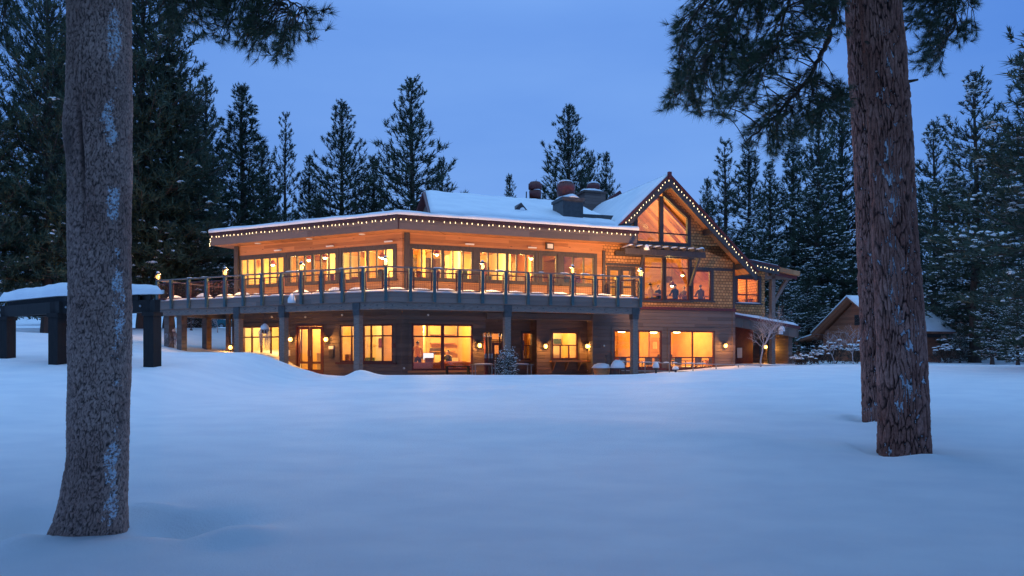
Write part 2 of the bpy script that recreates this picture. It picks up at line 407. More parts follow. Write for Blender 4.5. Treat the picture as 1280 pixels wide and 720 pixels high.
def cz(v, z): return FR.p(v * T, v, z)
def slab(mb, v0, v1, z0, z1, uL, uR, m=0):
    poly = [FL.p(uL, v0, z0), cz(v0, z0), FR.p(uR, v0, z0), FR.p(uR, v1, z0), cz(v1, z0), FL.p(uL, v1, z0)]
    def uvs():
        return [(-uL, v0), (v0 * T, v0), (uR, v0), (uR, v1), (v1 * T, v1), (-uL, v1)]
    mb.prism(poly, (0, 0, z1 - z0), m, uvs())
    return mb
def wall(mb, fr, u0, u1, z0, z1, v, th, holes=(), m=0, mback=None):
    if u0 > u1: u0, u1 = u1, u0
    mback = m if mback is None else mback
    hs = [(min(a, b), max(a, b), c, d) for a, b, c, d in holes]
    us = sorted({u0, u1, *[h[0] for h in hs], *[h[1] for h in hs]}); zs = sorted({z0, z1, *[h[2] for h in hs], *[h[3] for h in hs]})
    def q(pts, m):
        P = [fr.p(*k) for k in pts]; uv = [(k[0], k[2]) for k in pts]
        if fr.flip: P.reverse(); uv.reverse()
        mb.face(P, m, uv)
    for i in range(len(us) - 1):
        for j in range(len(zs) - 1):
            a, b, c, d = us[i], us[i + 1], zs[j], zs[j + 1]
            if a < u0 - 1e-6 or b > u1 + 1e-6 or c < z0 - 1e-6 or d > z1 + 1e-6: continue
            if any(h[0] - 1e-6 <= a and b <= h[1] + 1e-6 and h[2] - 1e-6 <= c and d <= h[3] + 1e-6 for h in hs): continue
            q([(a, v, c), (b, v, c), (b, v, d), (a, v, d)], m)
            q([(b, v + th, c), (a, v + th, c), (a, v + th, d), (b, v + th, d)], mback)
    w = v + th
    for a, b, c, d in hs:
        q([(a, v, c), (a, w, c), (b, w, c), (b, v, c)][::-1], m); q([(a, v, d), (a, w, d), (b, w, d), (b, v, d)], m)
        q([(a, v, c), (a, w, c), (a, w, d), (a, v, d)], m); q([(b, v, c), (b, v, d), (b, w, d), (b, w, c)], m)
    q([(u0, v, z0), (u0, v, z1), (u0, w, z1), (u0, w, z0)], m); q([(u1, v, z0), (u1, w, z0), (u1, w, z1), (u1, v, z1)], m)
    q([(u0, v, z1), (u1, v, z1), (u1, w, z1), (u0, w, z1)], m); q([(u0, v, z0), (u0, w, z0), (u1, w, z0), (u1, v, z0)], m)
    return mb

def window(fr, v, u0, u1, z0, z1, cols=(), rows=(), fm='trim', fw=.07, heavy=(), casing=.0, cm='trim', sill=None, colrows=None, name='window', depth=.1, gm='glass'):
    """frame with bars; panes as a sub-part; cols/rows are absolute u/z of the bars"""
    if u0 > u1: u0, u1 = u1, u0
    mb = MB(); f = fw / 2
    a, b = v - .012, v + depth - .012
    mb.box(fr, u0, u1, a, b, z0, z0 + fw); mb.box(fr, u0, u1, a, b, z1 - fw, z1)
    mb.box(fr, u0, u0 + fw, a, b, z0 + fw, z1 - fw); mb.box(fr, u1 - fw, u1, a, b, z0 + fw, z1 - fw)
    for r in rows: mb.box(fr, u0 + fw, u1 - fw, a + .01, b - .01, r - f * .8, r + f * .8)
    for c in cols:
        h = f * (1.7 if c in heavy else .75)
        zz0, zz1 = (z0 + fw, z1 - fw) if not colrows or c not in colrows else colrows[c]
        mb.box(fr, c - h, c + h, a + .004, b - .004, zz0, zz1)
    o = mb.build(name, M[fm], lodge)
    g = MB().box(fr, u0 + .01, u1 - .01, v + .035, v + .045, z0 + .01, z1 - .01).build('pane', M[gm], o)
    if casing:
        c = MB(); k = casing; p = v - .035; q = v - .002
        c.box(fr, u0 - k, u1 + k, p, q, z1, z1 + k); c.box(fr, u0 - k, u0, p, q, z0, z1); c.box(fr, u1, u1 + k, p, q, z0, z1)
        if not sill: c.box(fr, u0 - k, u1 + k, p, q, z0 - k, z0)
        c.build('casing', M[cm], o)
    if sill:
        MB().box(fr, u0 - casing - .05, u1 + casing + .05, v - .10, v - .001, z0 - .09, z0).build('sill', M[sill], o)
    return o

# -- storey walls -------------------------------------------------
uLend = FL.u(290, VW)                       # lower end of the left wing
uLendU = FL.u(295, VW)
uG0, uG1 = FR.u(739, VW), FR.u(918, VW)     # gable block
zc = lambda fr, px, py, v=VW: fr.uz(px, py, v)[1]

# lower left
gl = []                                     # openings of the lower left wall
wl1 = (FL.u(303, VW), FL.u(350, VW), .75, 2.85)
dl = (FL.u(370, VW), FL.u(404.5, VW), .34, 2.86)
wl2 = (FL.u(425, VW), FL.u(491.5, VW), 1.0, 2.83)
low = wall(MB(), FL, VW * T, uLend, Z0, ZD - .35, VW, .2, [wl1, dl, wl2], 0, 1)
# lower right up to the recess
uA, uB = FR.u(607, VW), FR.u(738, VW)
wr1 = (FR.u(514.5, VW), FR.u(591, VW), .62, 2.84)
wall(low, FR, VW * T, uA, Z0, ZD - .35, VW, .2, [wr1], 0, 1)
# recess: entry (deeper) and service window
VE, VS_ = 5.0, 4.1
uE0, uE1 = FR.u(607, VE) - .2, FR.u(671, VS_)
de = (FR.u(613.5, VE), FR.u(628.5, VE), .32, zc(FR, 620, 415.5, VE))
wn = (FR.u(652.5, VE), FR.u(667, VE), zc(FR, 660, 450, VE), zc(FR, 660, 415.5, VE))
wall(low, FR, uA - .2, uE1 + .6, Z0, ZD - .35, VE, .2, [de, wn], 0, 1)
low.box(FR, uA - .2, uA, VW + .2, VE, Z0, ZD - .35)
ws = (FR.u(690, VS_), FR.u(722, VS_), zc(FR, 706, 449, VS_), zc(FR, 706, 415, VS_))
wall(low, FR, uE1, uB + .5, Z0, ZD - .35, VS_, .2, [ws], 0, 1)
low.box(FR, uE1, uE1 + .2, VS_ + .2, VE, Z0, ZD - .35)
# gable block, lower
wg1 = (FR.u(767, VW), FR.u(827, VW), zc(FR, 800, 460.5), zc(FR, 800, 413))
wg2 = (FR.u(837, VW), FR.u(893, VW), zc(FR, 865, 460.5), zc(FR, 865, 413.5))
wall(low, FR, uB + .15, uG1, Z0, 3.84, VW, .2, [wg1, wg2], 0, 1)
low.box(FR, uG1 - .2, uG1, VW + .2, 13, Z0, 3.84)
low.box(FR, uB + .15, uB + .35, VW + .2, VS_ + .3, Z0, 3.84)
low.box(FL, uLend - .2, uLend, VW + .2, 9, Z0, ZD - .35)
low.build('lower_wall', [M['siding'], M['wall_in']], lodge)

# upper cedar walls
ZH = 6.46
def strip(fr, px0, px1, z0=4.96, z1=ZH): return (fr.u(px0, VW), fr.u(px1, VW), z0, z1)
upL = [strip(FL, 300, 356), strip(FL, 361.5, 421), strip(FL, 427, 493)]
upR = [strip(FR, 514, 591.5), strip(FR, 598, 669), strip(FR, 676, 697), strip(FR, 703, 743)]
uUe = FR.u(753, VW)
up = wall(MB(), FL, VW * T, uLendU, ZD, ZS, VW, .2, upL, 0, 1)
wall(up, FR, VW * T, uUe, ZD, ZS, VW, .2, upR, 0, 1)
up.box(FL, uLendU - .2, uLendU, VW + .2, 9, ZD, ZS)
up.build('upper_wall', [M['cedar'], M['wall_in']], lodge)

def bars(h, n, mid=True):
    a, b = sorted(h[:2]); L = [a + (b - a) * k / n for k in range(1, n)]
    return L, ([a + (b - a) * .5] if mid else [])
for fr, hs in ((FL, upL), (FR, upR)):
    for h in hs:
        w_ = abs(h[1] - h[0]); n = 6 if w_ > 2 else (3 if w_ > 1.2 else 1)
        L, hv = bars(h, n, n == 6)
        window(fr, VW, h[0], h[1], h[2], h[3], L, (), 'trim', .09, [x for x in L if any(abs(x - y) < 1e-6 for y in hv)], casing=.14, sill='trim', gm='glass_coat' if h is upR[3] else 'glass')
# infra-red patio heaters along the heads read as pale bars
for fr, pxs in ((FL, (350, 415, 488)), (FR, (586, 664))):
    for px in pxs:
        u = fr.u(px, VW); MB().box(fr, u - .22, u + .22, VW - .2, VW - .12, 6.68, 6.74).box(fr, u - .02, u + .02, VW - .13, VW - .003, 6.70, 6.73).build('patio_heater', M['white'], lodge)

# lower windows
a, b = sorted(wl1[:2]); s = (b - a)
L = [a + s * .25, a + s * .5, a + s * .75]
window(FL, VW, *wl1, L, [2.28], 'maroon', .08, casing=.16, cm='siding')
a, b = sorted(wl2[:2]); L = [a + (b - a) * t for t in (.2, .41, .56, .78)]
window(FL, VW, *wl2, L, [2.27], 'maroon', .08, [L[2]], casing=.16, cm='siding', sill='maroon')
a, b = sorted(wr1[:2]); L = [a + (b - a) * t for t in (.25, .5, .75)]
window(FR, VW, *wr1, L, [2.24], 'maroon', .09, [L[1]], casing=.14, cm='siding', sill='cedar', colrows={L[0]: (2.24, 2.76), L[2]: (2.24, 2.76)})
a, b = sorted(wn[:2]); zt_ = wn[2] + (wn[3] - wn[2]) * .53
window(FR, VE, *wn, [a + (b - a) * .35, a + (b - a) * .68], [zt_], 'maroon', .06, sill='cedar', colrows={a + (b - a) * .35: (wn[2], zt_), a + (b - a) * .68: (wn[2], zt_)}, casing=.08)
a, b = sorted(ws[:2]); zt_ = ws[2] + (ws[3] - ws[2]) * .51
window(FR, VS_, *ws, [a + (b - a) * .33, a + (b - a) * .66], [zt_], 'maroon', .07, colrows={a + (b - a) * .33: (ws[2], zt_), a + (b - a) * .66: (ws[2], zt_)}, casing=.1)
ct = MB(); ct.box(FR, a - .15, b + .5, VS_ - .45, VS_ - .04, ws[2] - .14, ws[2] - .07)
for k in (0, .5, 1):
    u = a + (b - a) * k; ct.prism([FR.p(u, VS_ - .40, ws[2] - .15), FR.p(u, VS_ - .01, ws[2] - .15), FR.p(u, VS_ - .01, ws[2] - .6)], Vector((*FR.ux, 0)) * .06)
ct.build('service_counter', M['cedar'], lodge)
for h, cs in ((wg1, (.52,)), (wg2, (.51,))):
    a, b = sorted(h[:2]); zt_ = h[2] + (h[3] - h[2]) * .29
    window(FR, VW, *h, [a + (b - a) * c for c in cs], [zt_], 'maroon', .08, casing=.15, cm='siding', sill='maroon')

# doors
def door(fr, v, h, leaves, mat, rail=.9, name='door', solid=None):
    a, b = sorted(h[:2]); fw = .07
    mb = MB(); mb.box(fr, a, a + fw, v - .03, v + .12, h[2], h[3]); mb.box(fr, b - fw, b, v - .03, v + .12, h[2], h[3]); mb.box(fr, a + fw, b - fw, v - .03, v + .12, h[3] - fw, h[3])
    w = (b - a - 2 * fw) / leaves
    gl = MB()
    for k in range(leaves):
        p = a + fw + k * w + .01; q = p + w - .02; st = .13
        mb.box(fr, p, p + st, v + .02, v + .07, h[2] + .02, h[3] - fw - .01); mb.box(fr, q - st, q, v + .02, v + .07, h[2] + .02, h[3] - fw - .01)
        for z0, z1 in ((h[2] + .02, h[2] + .28), (h[2] + rail - .05, h[2] + rail + .06), (h[3] - fw - .15, h[3] - fw - .01)):
            mb.box(fr, p + st, q - st, v + .02, v + .07, z0, z1)
        gl.box(fr, p + st - .01, q - st + .01, v + .04, v + .05, h[2] + .2, h[3] - .2)
    o = mb.build(name, M[mat], lodge); gl.build('pane', M['glass'], o)
    for k in range(leaves):
        u = a + fw + (w if k == 0 else w + .02) + (-.09 if k == 0 else .09) if leaves == 2 else b - fw - .1
        MB().tube([fr.p(u, v - .03, h[2] + .95), fr.p(u, v - .03, h[2] + 1.25)], .014, 6).build('handle', M['steel'], o)
    return o
tag(door(FL, VW, dl, 2, 'maroon', .62), 'maroon double door with tall lit panes')
a, b = sorted(de[:2])
tag(door(FR, VE, (a, b, de[2], de[3] - .44), 1, 'maroon', .3), 'entry door with one tall pane lit yellow')
window(FR, VE, a, b, de[3] - .42, de[3], (), (), 'maroon', .06)
# trim: corner boards, bands
MB().box(FR, VW * T - .02, VW * T + .14, VW - .035, VW - .003, Z0, 3.3).box(FL, VW * T - .02, VW * T + .14, VW - .035, VW - .003, Z0, 3.3).build('corner_board', M['siding'], lodge)
MB().box(FR, uG1 - .16, uG1 + .03, VW - .035, VW - .003, Z0, 3.84).build('corner_board', M['siding'], lodge)
MB().box(FR, uB - .02, uB + .26, VW - .30, VW - .003, Z0, 3.6).build('pier', M['siding'], lodge)
MB().box(FR, uA, uB - .02, VW - .2, VW + .1, 3.12, 3.42).build('recess_header', M['siding'], lodge)
for fr, a, b, d, e in ((FR, VW * T + .1, VW * T + .36, .10, .01), (FR, uUe - .02, uUe + .12, .10, .35), (FL, uLendU - .25, uLendU + .02, .12, .01)):
    MB().box(fr, a, b, VW - d, VW - .003, ZD, ZS - e).build('wall_post', M['trim'], lodge)

# -- gable upper wall --------------------------------------------
RG = (15.46, 10.90)                         # ridge
SL, SR = .956, .86                          # left and right pitch
def rz(u): return RG[1] - (RG[0] - u) * SL if u < RG[0] else RG[1] - (u - RG[0]) * SR
ZB = zc(FR, 827, 303.5)
gw = [(FR.u(804.5, VW), FR.u(829, VW), zc(FR, 815, 375.5), zc(FR, 815, 320)),
      (FR.u(831.5, VW), FR.u(861, VW), zc(FR, 845, 375.5), zc(FR, 845, 320)),
      (FR.u(865.5, VW), FR.u(888.5, VW), zc(FR, 877, 375.5), zc(FR, 877, 338))]
gd = (FR.u(758.5, VW), FR.u(794, VW), ZD + .02, zc(FR, 776, 333))
gb = wall(MB(), FR, uUe, uG1, 3.93, ZB, VW, .2, gw + [gd], 0, 1)
# glazed gable: two raked lights
gL0, gM0, gM1, gR1 = FR.u(796.5, VW), FR.u(823.5, VW), FR.u(829.5, VW), FR.u(858.6, VW)
zL0, zL1 = zc(FR, 796.5, 275.5), zc(FR, 823.5, 247.5); zR0, zR1 = zc(FR, 829.5, 247), zc(FR, 858.6, 277)
tw = .22
def gp(u, z, v=VW): return FR.p(u, v, z)
def gpoly(mb, pts, v, th, m=0):
    mb.prism([gp(u, z, v) for u, z in pts], Vector((*FR.vx, 0)) * th, m, [(u, z) for u, z in pts])
rt = lambda u: rz(u) - .30
gpoly(gb, [(gR1 + tw, ZB), (uG1, ZB), (uG1, rt(uG1)), (gR1 + tw, rt(gR1 + tw))], VW, .2)
gpoly(gb, [(12.2, ZB), (gL0 - tw, ZB), (gL0 - tw, rt(gL0 - tw)), (12.2, rt(12.2))], VW, .2)
gpoly(gb, [(gL0 - tw, zL0 + tw), (gM0, zL1 + tw), (gM1, zR0 + tw), (gR1 + tw, zR1 + tw), (gR1 + tw, rt(gR1 + tw)), (RG[0], rt(RG[0])), (gL0 - tw, rt(gL0 - tw))], VW, .2)
gb.build('gable_wall', [M['shingle'], M['wall_in']], lodge)
gf = MB()
th = .16
for A, B_ in (((gL0 - tw / 2, ZB), (gL0 - tw / 2, zL0 + .15)), ((gR1 + tw / 2, ZB), (gR1 + tw / 2, zR1 + .15)), (((gM0 + gM1) / 2, ZB), ((gM0 + gM1) / 2, zL1 + .1))):
    gf.box(FR, A[0] - tw / 2, A[0] + tw / 2, VW - .06, VW + .1, A[1], B_[1])
gf.box(FR, gL0 - tw, gR1 + tw, VW - .05, VW + .09, ZB - .12, ZB + .04)
for (ua, za, ub, zb_) in ((gL0 - tw, zL0 + .03, gM0 + .02, zL1 + .08), (gM1 - .02, zR0 + .08, gR1 + tw, zR1 + .02)):
    gpoly(gf, [(ua, za), (ub, zb_), (ub, zb_ + .24), (ua, za + .24)], VW - .055, .15)
gfo = gf.build('gable_window', M['trim'], lodge)
zmt = zc(FR, 827, 291.5)
mt_ = MB(); mt_.box(FR, gL0, gM0, VW - .02, VW + .06, zmt - .04, zmt + .04); mt_.box(FR, gM1, gR1, VW - .02, VW + .06, zmt - .04, zmt + .04)
mt_.build('muntin', M['maroon'], gfo)
gg = MB()
gpoly(gg, [(gL0, ZB), (gM0, ZB), (gM0, zL1 + .1), (gL0, zL0 + .1)], VW + .02, .01); gpoly(gg, [(gM1, ZB), (gR1, ZB), (gR1, zR1 + .1), (gM1, zR0 + .1)], VW + .02, .01)
gg.build('pane', M['glass_gable'], gfo)
for k, h in enumerate(gw):
    rows = [zc(FR, (815, 845)[k], (334, 335)[k])] if k < 2 else []
    window(FR, VW, *h, (), rows, 'maroon', .07, casing=.17, sill='trim', gm='glass_coat')
gdo = door(FR, VW, gd, 2, 'trim', .9); tag(gdo, 'dark glazed deck door beside the gable')
# bands
tr = MB()
tr.box(FR, uUe, uG1 + .05, VW - .08, VW - .002, 3.78, 3.93)
tr.build('maroon_band', M['maroon'], lodge)
for k in ((gw[2][1] + .2, uG1 - .14, VW - .03, VW - .002, gw[2][3] + .02, gw[2][3] + .18), (uUe + .2, gw[0][0] - .18, VW - .03, VW - .002, gd[3] + .02, gd[3] + .16), (uG1 - .13, uG1 + .02, VW - .035, VW - .002, 3.93, rt(uG1))):
    MB().box(FR, *k).build('trim_board', M['trim'], lodge)

# snow-loaded trellis over the gable windows
trl = MB(); v1 = 2.2
ua, ub = FR.u(784, v1), FR.u(880, v1); zb = zc(FR, 835, 316, v1)
trl.box(FR, ua - .1, ub + .1, v1, v1 + .16, zb - .16, zb + .14)
trl.box(FR, ua - .1, ub + .1, VW - .18, VW - .04, zb - .1, zb + .14)
n = 9; slats = []
for k in range(n):
    u = ua + (ub - ua) * (k + .5) / n; slats.append(u)
    trl.box(FR, u - .05, u + .05, v1 - .35, VW - .06, zb + .143, zb + .27)
for px, py, qx, qy in ((808, 312, 800, 335), (877, 315, 863, 357)):
    u0, z0_ = FR.uz(px, py, v1); u1, z1_ = FR.uz(qx, qy, VW - .1)
    trl.bar(FR.p(u0, v1 + .08, z0_), FR.p(u1, VW - .1, z1_), .12, .14)
trl = trl.build('trellis', M['trim'], lodge)
ts = MB()
for k, u in enumerate(slats):
    ts.dome(FR.p(u, (v1 + VW) / 2 - .2, zb + .272), .085, .68, .10, k, 10, 3, rot=R(20))
u0, z0_ = FR.uz(808, 309, v1); ts.dome(FR.p(u0, v1 - .02, z0_ - .15), .16, .13, .3, 4, 8, 3)
u0, z0_ = FR.uz(877, 313, v1); ts.dome(FR.p(u0, v1, z0_ + .02), .18, .12, .16, 9, 8, 3)
ts.build('trellis_snow', M['snow'], trl, True)

# -- deck ----------------------------------------------------------
uDR, uDL = 12.16, 13.5
dk = MB(); slab(dk, .0, VW, 3.86, ZD, uDL, uDR); slab(dk, 2.2, 7.5, 3.62, 3.85, uDL, uLend * 0 + 1.0)
deck = dk.build('deck', M['beam'], lodge)
fb = MB()
def edge(mb, v0, v1, z0, z1, uL, uR, m=0):
    mb.prism([FL.p(uL, v0, z0), cz(v0, z0), cz(v1, z0), FL.p(uL, v1, z0)], (0, 0, z1 - z0), m, [(-uL, 0), (0, 0), (0, .1), (-uL, .1)])
    mb.prism([cz(v0, z0), FR.p(uR, v0, z0), FR.p(uR, v1, z0), cz(v1, z0)], (0, 0, z1 - z0), m, [(0, 0), (uR, 0), (uR, .1), (0, .1)])
edge(fb, -.06, -.002, 3.60, 4.02, uDL, uDR)
fb.box(FR, uDR, uDR + .05, -.06, VW, 3.60, 4.02); fb.box(FL, uDL, uDL + .05, -.06, VW + 2, 3.60, 4.02)
fb.build('rim_board', M['rim'], deck)
bm_ = MB(); edge(bm_, .0, .26, 3.30, 3.596, uDL + .03, uDR)
bm_.box(FL, uDL - .25, uDL + .03, .26, VW + 2, 3.30, 3.596)
# joists under the deck
for k in range(26):
    bm_.box(FR, .8 + k * .45, .86 + k * .45, .27, VW - .01, 3.62, 3.855); bm_.box(FL, .8 + k * .48, .86 + k * .48, .27, VW - .01, 3.62, 3.855)
bm_.build('deck_beam', M['beam'], deck)
for fr, pxs in ((FR, (633.5, 792.5)), (FL, (448, 355, 298.5))):
    for px in pxs:
        u = fr.u(px, .13); p = MB().box(fr, u - .14, u + .14, -.015, .265, Z0, 3.30)
        o = p.build('deck_post', M['beam'], deck)
        MB().box(fr, u - .185, u + .185, -.045, .305, 3.302, 3.592).box(fr, u - .165, u + .165, -.04, .29, 3.05, 3.3).build('bracket', M['darkroof'], o)
for u, v in ((uDL - .3, .3), (uDL - .3, 2.6), (uDL - 1.2, .3)):
    MB().box(FL, u - .17, u + .17, v - .16, v + .16, Z0, 3.3).build('deck_post', M['siding'], deck)
u = FL.u(287, VW); MB().box(FL, u - .12, u + .12, VW - .15, VW - .01, Z0, 3.6).build('deck_post', M['siding'], deck)
# bolts in the beam
bo = MB()
for fr, uM in ((FR, uDR), (FL, uDL)):
    k = .35
    while k < uM:
        bo.box(fr, k - .022, k + .022, -.02, .0, 3.44, 3.485); k += .62
bo.build('bolt', M['darkroof'], deck)
# railing
posR = [FR.u(p, -.1) for p in (482, 513, 543, 574, 603, 632, 660, 688, 715.5, 743.5, 772, 800.5)]
posL = [FL.u(p, -.1) for p in (454.5, 428.5, 402.5, 377, 352, 328, 304.5, 281.5, 258.5, 236, 214.5)] + [uDL + .02]
def rpost(fr, u): return MB().box(fr, u - .065, u + .065, -.17, -.062, 3.62, 5.02).build('rail_post', M['rail'], deck)
for u in posR: rpost(FR, u)
for u in posL: rpost(FL, u)
tr_ = MB(); edge(tr_, -.19, -.04, 5.022, 5.075, uDL + .05, posR[-1] + .07)
tr_.box(FR, posR[-1] - .07, posR[-1] + .07, -.04, VW, 5.022, 5.075); tr_.box(FL, uDL - .07, uDL + .05, -.04, VW + 2, 5.022, 5.075)
tr_.build('top_rail', M['beam'], deck)
def panel(fr, a, b):
    a, b = min(a, b) + .11, max(a, b) - .11
    mb = MB(); t = .045
    for z in (4.10, 4.84): mb.box(fr, a, b, -.14, -.095, z, z + t)
    mb.box(fr, a, a + t, -.14, -.095, 4.145, 4.84); mb.box(fr, b - t, b, -.14, -.095, 4.145, 4.84)
    for k in range(1, 10): mb.box(fr, a + (b - a) * k / 10 - .003, a + (b - a) * k / 10 + .003, -.121, -.115, 4.145, 4.84)
    for k in range(1, 7): mb.box(fr, a, b, -.1155, -.1095, 4.145 + .695 * k / 7 - .003, 4.145 + .695 * k / 7 + .003)
    for z in (4.25, 4.72):
        mb.box(fr, a - .06, a, -.125, -.105, z, z + .03); mb.box(fr, b, b + .06, -.125, -.105, z, z + .03)
    mb.build('rail_panel', M['red_metal'], deck)
for i in range(len(posR) - 1): panel(FR, posR[i], posR[i + 1])
panel(FL, posL[0], FL.u(482, -.1))
for i in range(len(posL) - 1): panel(FL, posL[i], posL[i + 1])
# snow on the deck
sn = MB(); slab(sn, .02, 2.2, ZD + .002, ZD + .07, uDL - .05, uDR - .05)
for i in range(len(posR) - 1):
    a, b = posR[i], posR[i + 1]
    sn.dome(FR.p((a + b) / 2, .3, ZD + .05), (b - a) * .56, .34, .17 + .06 * rng.random(), i, 14, 4, rot=R(20))
lp = [FL.u(482, -.1)] + posL
for i in range(len(lp) - 1):
    a, b = lp[i], lp[i + 1]
    if rng.random() < .9:
        sn.dome(FL.p((a + b) / 2 + rng.uniform(-.2, .2), .35, ZD + .05), (b - a) * rng.uniform(.35, .6), .3, rng.uniform(.12, .32), i + 30, 14, 4, rot=R(155))
for i in range(40):
    fr = FR if i % 2 else FL
    u = rng.uniform(.5, 11.5); sn.dome(fr.p(u, rng.uniform(-.13, -.07), 5.074), rng.uniform(.05, .25), .05, rng.uniform(.02, .05), i, 8, 2, rot=R(20 if i % 2 else 155))
sn.build('deck_snow', M['snow'], deck, True)
sc_ = MB().dome(FL.uz(365.5, 0, -.1) and FL.p(FL.u(365.5, -.12), -.16, 3.68), .18, .12, .42, 3, 12, 5).build('snow_clump', M['snow'], deck, True)
# ------------------------------------------------------------------ roofs
uRL, uRR = 12.74, 13.42
rf = MB(); slab(rf, 2.53, 10.5, ZS, 7.74, uRL, uRR)
roof = rf.build('roof', M['cedar'], lodge)
fa_ = MB(); edge(fa_, 2.49, 2.53, ZS - .02, 7.60, uRL, uRR); fa_.box(FL, uRL, uRL + .04, 2.49, 10.5, ZS - .02, 7.6); fa_.box(FR, uRR, uRR + .04, 2.49, 5.0, ZS - .02, 7.6)
fa_.build('fascia', M['fascia'], roof)
db = MB(); edge(db, 2.42, 2.53, 7.60, 7.76, uRL + .06, uRR + .06); db.box(FL, uRL + .04, uRL + .10, 2.42, 10.5, 7.6, 7.76); db.box(FR, uRR + .04, uRR + .1, 2.42, 4.5, 7.60, 7.76)
db.box(FR, uRR * 0 + .0 + 2.53 * T, 2.53 * T + .05, 2.46, 2.49, ZS, 7.6)
db.build('drip_edge', M['drip'], roof)
# low snow field on the flat roof, soft edge
prof = [(2.40, 7.762), (2.37, 7.83), (2.42, 7.92), (2.56, 7.98), (3.2, 8.04), (6, 8.3), (10.5, 8.7)]
sm_ = MB()
def ring(v, z):
    pts = []
    for k in range(25): t = k / 24; pts.append(FL.p((uRL + .1) + (v * T - uRL - .1) * t, v, z))
    for k in range(1, 25): t = k / 24; pts.append(FR.p(v * T + (uRR + .1 - v * T) * t, v, z))
    return pts
rows = []
for v, z in prof:
    r_ = ring(v, z)
    rows.append([p + Vector((0, 0, .05 * mnoise.noise(p * .8) + .03 * mnoise.noise(p * 2.5) if z > 7.8 else 0)) for p in r_])
i0 = len(sm_.v)
for r_ in rows: sm_.v.extend(r_)
n = len(rows[0])
for k in range(len(rows) - 1):
    for j in range(n - 1):
        a = i0 + k * n + j; sm_.f.append((a, a + 1, a + 1 + n, a + n)); sm_.m.append(0); sm_.uv.append([(0, 0)] * 4)
for j in (0, n - 1):
    sm_.f.append(tuple([i0 + k * n + j for k in range(len(rows))] + [i0 + (len(rows) - 1) * n + j])[:-1]); sm_.m.append(0); sm_.uv.append([(0, 0)] * len(rows))
sm_.build('roof_snow', M['snow'], roof, True)

# upper pitched roof of the right wing
US, UE = 3.9, 12.75
VR, ZR = 8.5, 10.12
ur = MB()
sec = [(3.0, 7.85), (VR, ZR), (14, 7.85)]
UF = FR.u(541, 3.5)                         # the slope's lower corner: its verge runs askew
end_a = [FR.p(UF, 3.0, 7.85), FR.p(US, VR, ZR), FR.p(US, 14, 7.85)]; end_b = [FR.p(UE, v, z) for v, z in sec]
ur.face(end_a); ur.face(end_b[::-1])
for i in range(3):
    j = (i + 1) % 3; ur.face([end_a[j], end_a[i], end_b[i], end_b[j]])
upper_roof = ur.build('upper_roof', M['siding'], lodge)
rk = MB(); so = .35
for (v0, z0), (v1, z1), ua, ub in ((sec[0], sec[1], UF, US), (sec[1], sec[2], US, US)):
    q_ = [FR.p(ua - so, v0, z0 + .02), FR.p(UE, v0, z0 + .02), FR.p(UE, v1, z1 + .02), FR.p(ub - so, v1, z1 + .02)]
    rk.prism(q_, (0, 0, .17))
rk.build('roof_edge', M['maroon'], upper_roof)
def snow_plane(name, parent, fn, nu, nv, thick, seed, edges=True):
    """fn(s,t) -> point on the roof plane; thick snow with rounded, uneven edges"""
    mb = MB(); pts = []
    for i in range(nu + 1):
        row = []
        for j in range(nv + 1):
            s, t = i / nu, j / nv
            p = fn(s, t)
            e = min(min(s, 1 - s) * nu * .9, min(t, 1 - t) * nv * .9, 1)
            h = thick * (1 - (1 - min(e, 1)) ** 2 * .55) * (1 + .35 * mnoise.noise(p * .7 + Vector((seed, 0, 0)))) + .03 * mnoise.noise(p * 2.3)
            row.append(p + Vector((0, 0, max(h, .03))))
        pts.append(row)
    for row in pts: mb.v.extend(row)
    n = nv + 1
    for i in range(nu):
        for j in range(nv):
            a = i * n + j; mb.f.append((a, a + 1, a + 1 + n, a + n)); mb.m.append(0); mb.uv.append([(0, 0)] * 4)
    base = len(mb.v); loop = [(0, j) for j in range(nv)] + [(i, nv) for i in range(nu)] + [(nu, j) for j in range(nv, 0, -1)] + [(i, 0) for i in range(nu, 0, -1)]
    for i, j in loop: mb.v.append(fn(i / nu, j / nv) + Vector((0, 0, .004)))
    L_ = len(loop)
    for k in range(L_):
        i, j = loop[k]; i2, j2 = loop[(k + 1) % L_]
        mb.f.append((i * n + j, base + k, base + (k + 1) % L_, i2 * n + j2)); mb.m.append(0); mb.uv.append([(0, 0)] * 4)
    return mb.build(name, M['snow'], parent, True)
snow_plane('roof_snow', upper_roof, lambda s, t: FR.p((UF + (US - UF) * t - so + .12) * (1 - s) + UE * s, 3.0 + (VR - .15 - 3.0) * t, 7.85 + .2 + (ZR - 7.85) * (VR - .15 - 3.0) / (VR - 3.0) * t), 40, 16, .17, 3)
# little vent dormer
u, z = FR.uz(649, 268, 4.6); z = 7.85 + .3 + (4.6 - 3) * (ZR - 7.85) / (VR - 3)
vd = MB()
vd.prism([FR.p(u - .46, 4.3, z - .15), FR.p(u + .46, 4.3, z - .15), FR.p(u, 4.3, z + .36)], Vector((*FR.vx, 0)) * 1.2)
vdo = vd.build('vent_dormer', M['trim'], upper_roof)
MB().dome(FR.p(u + .05, 4.26, z - .1), .16, .1, .2, 2).build('snow_clump', M['snow'], vdo, True)

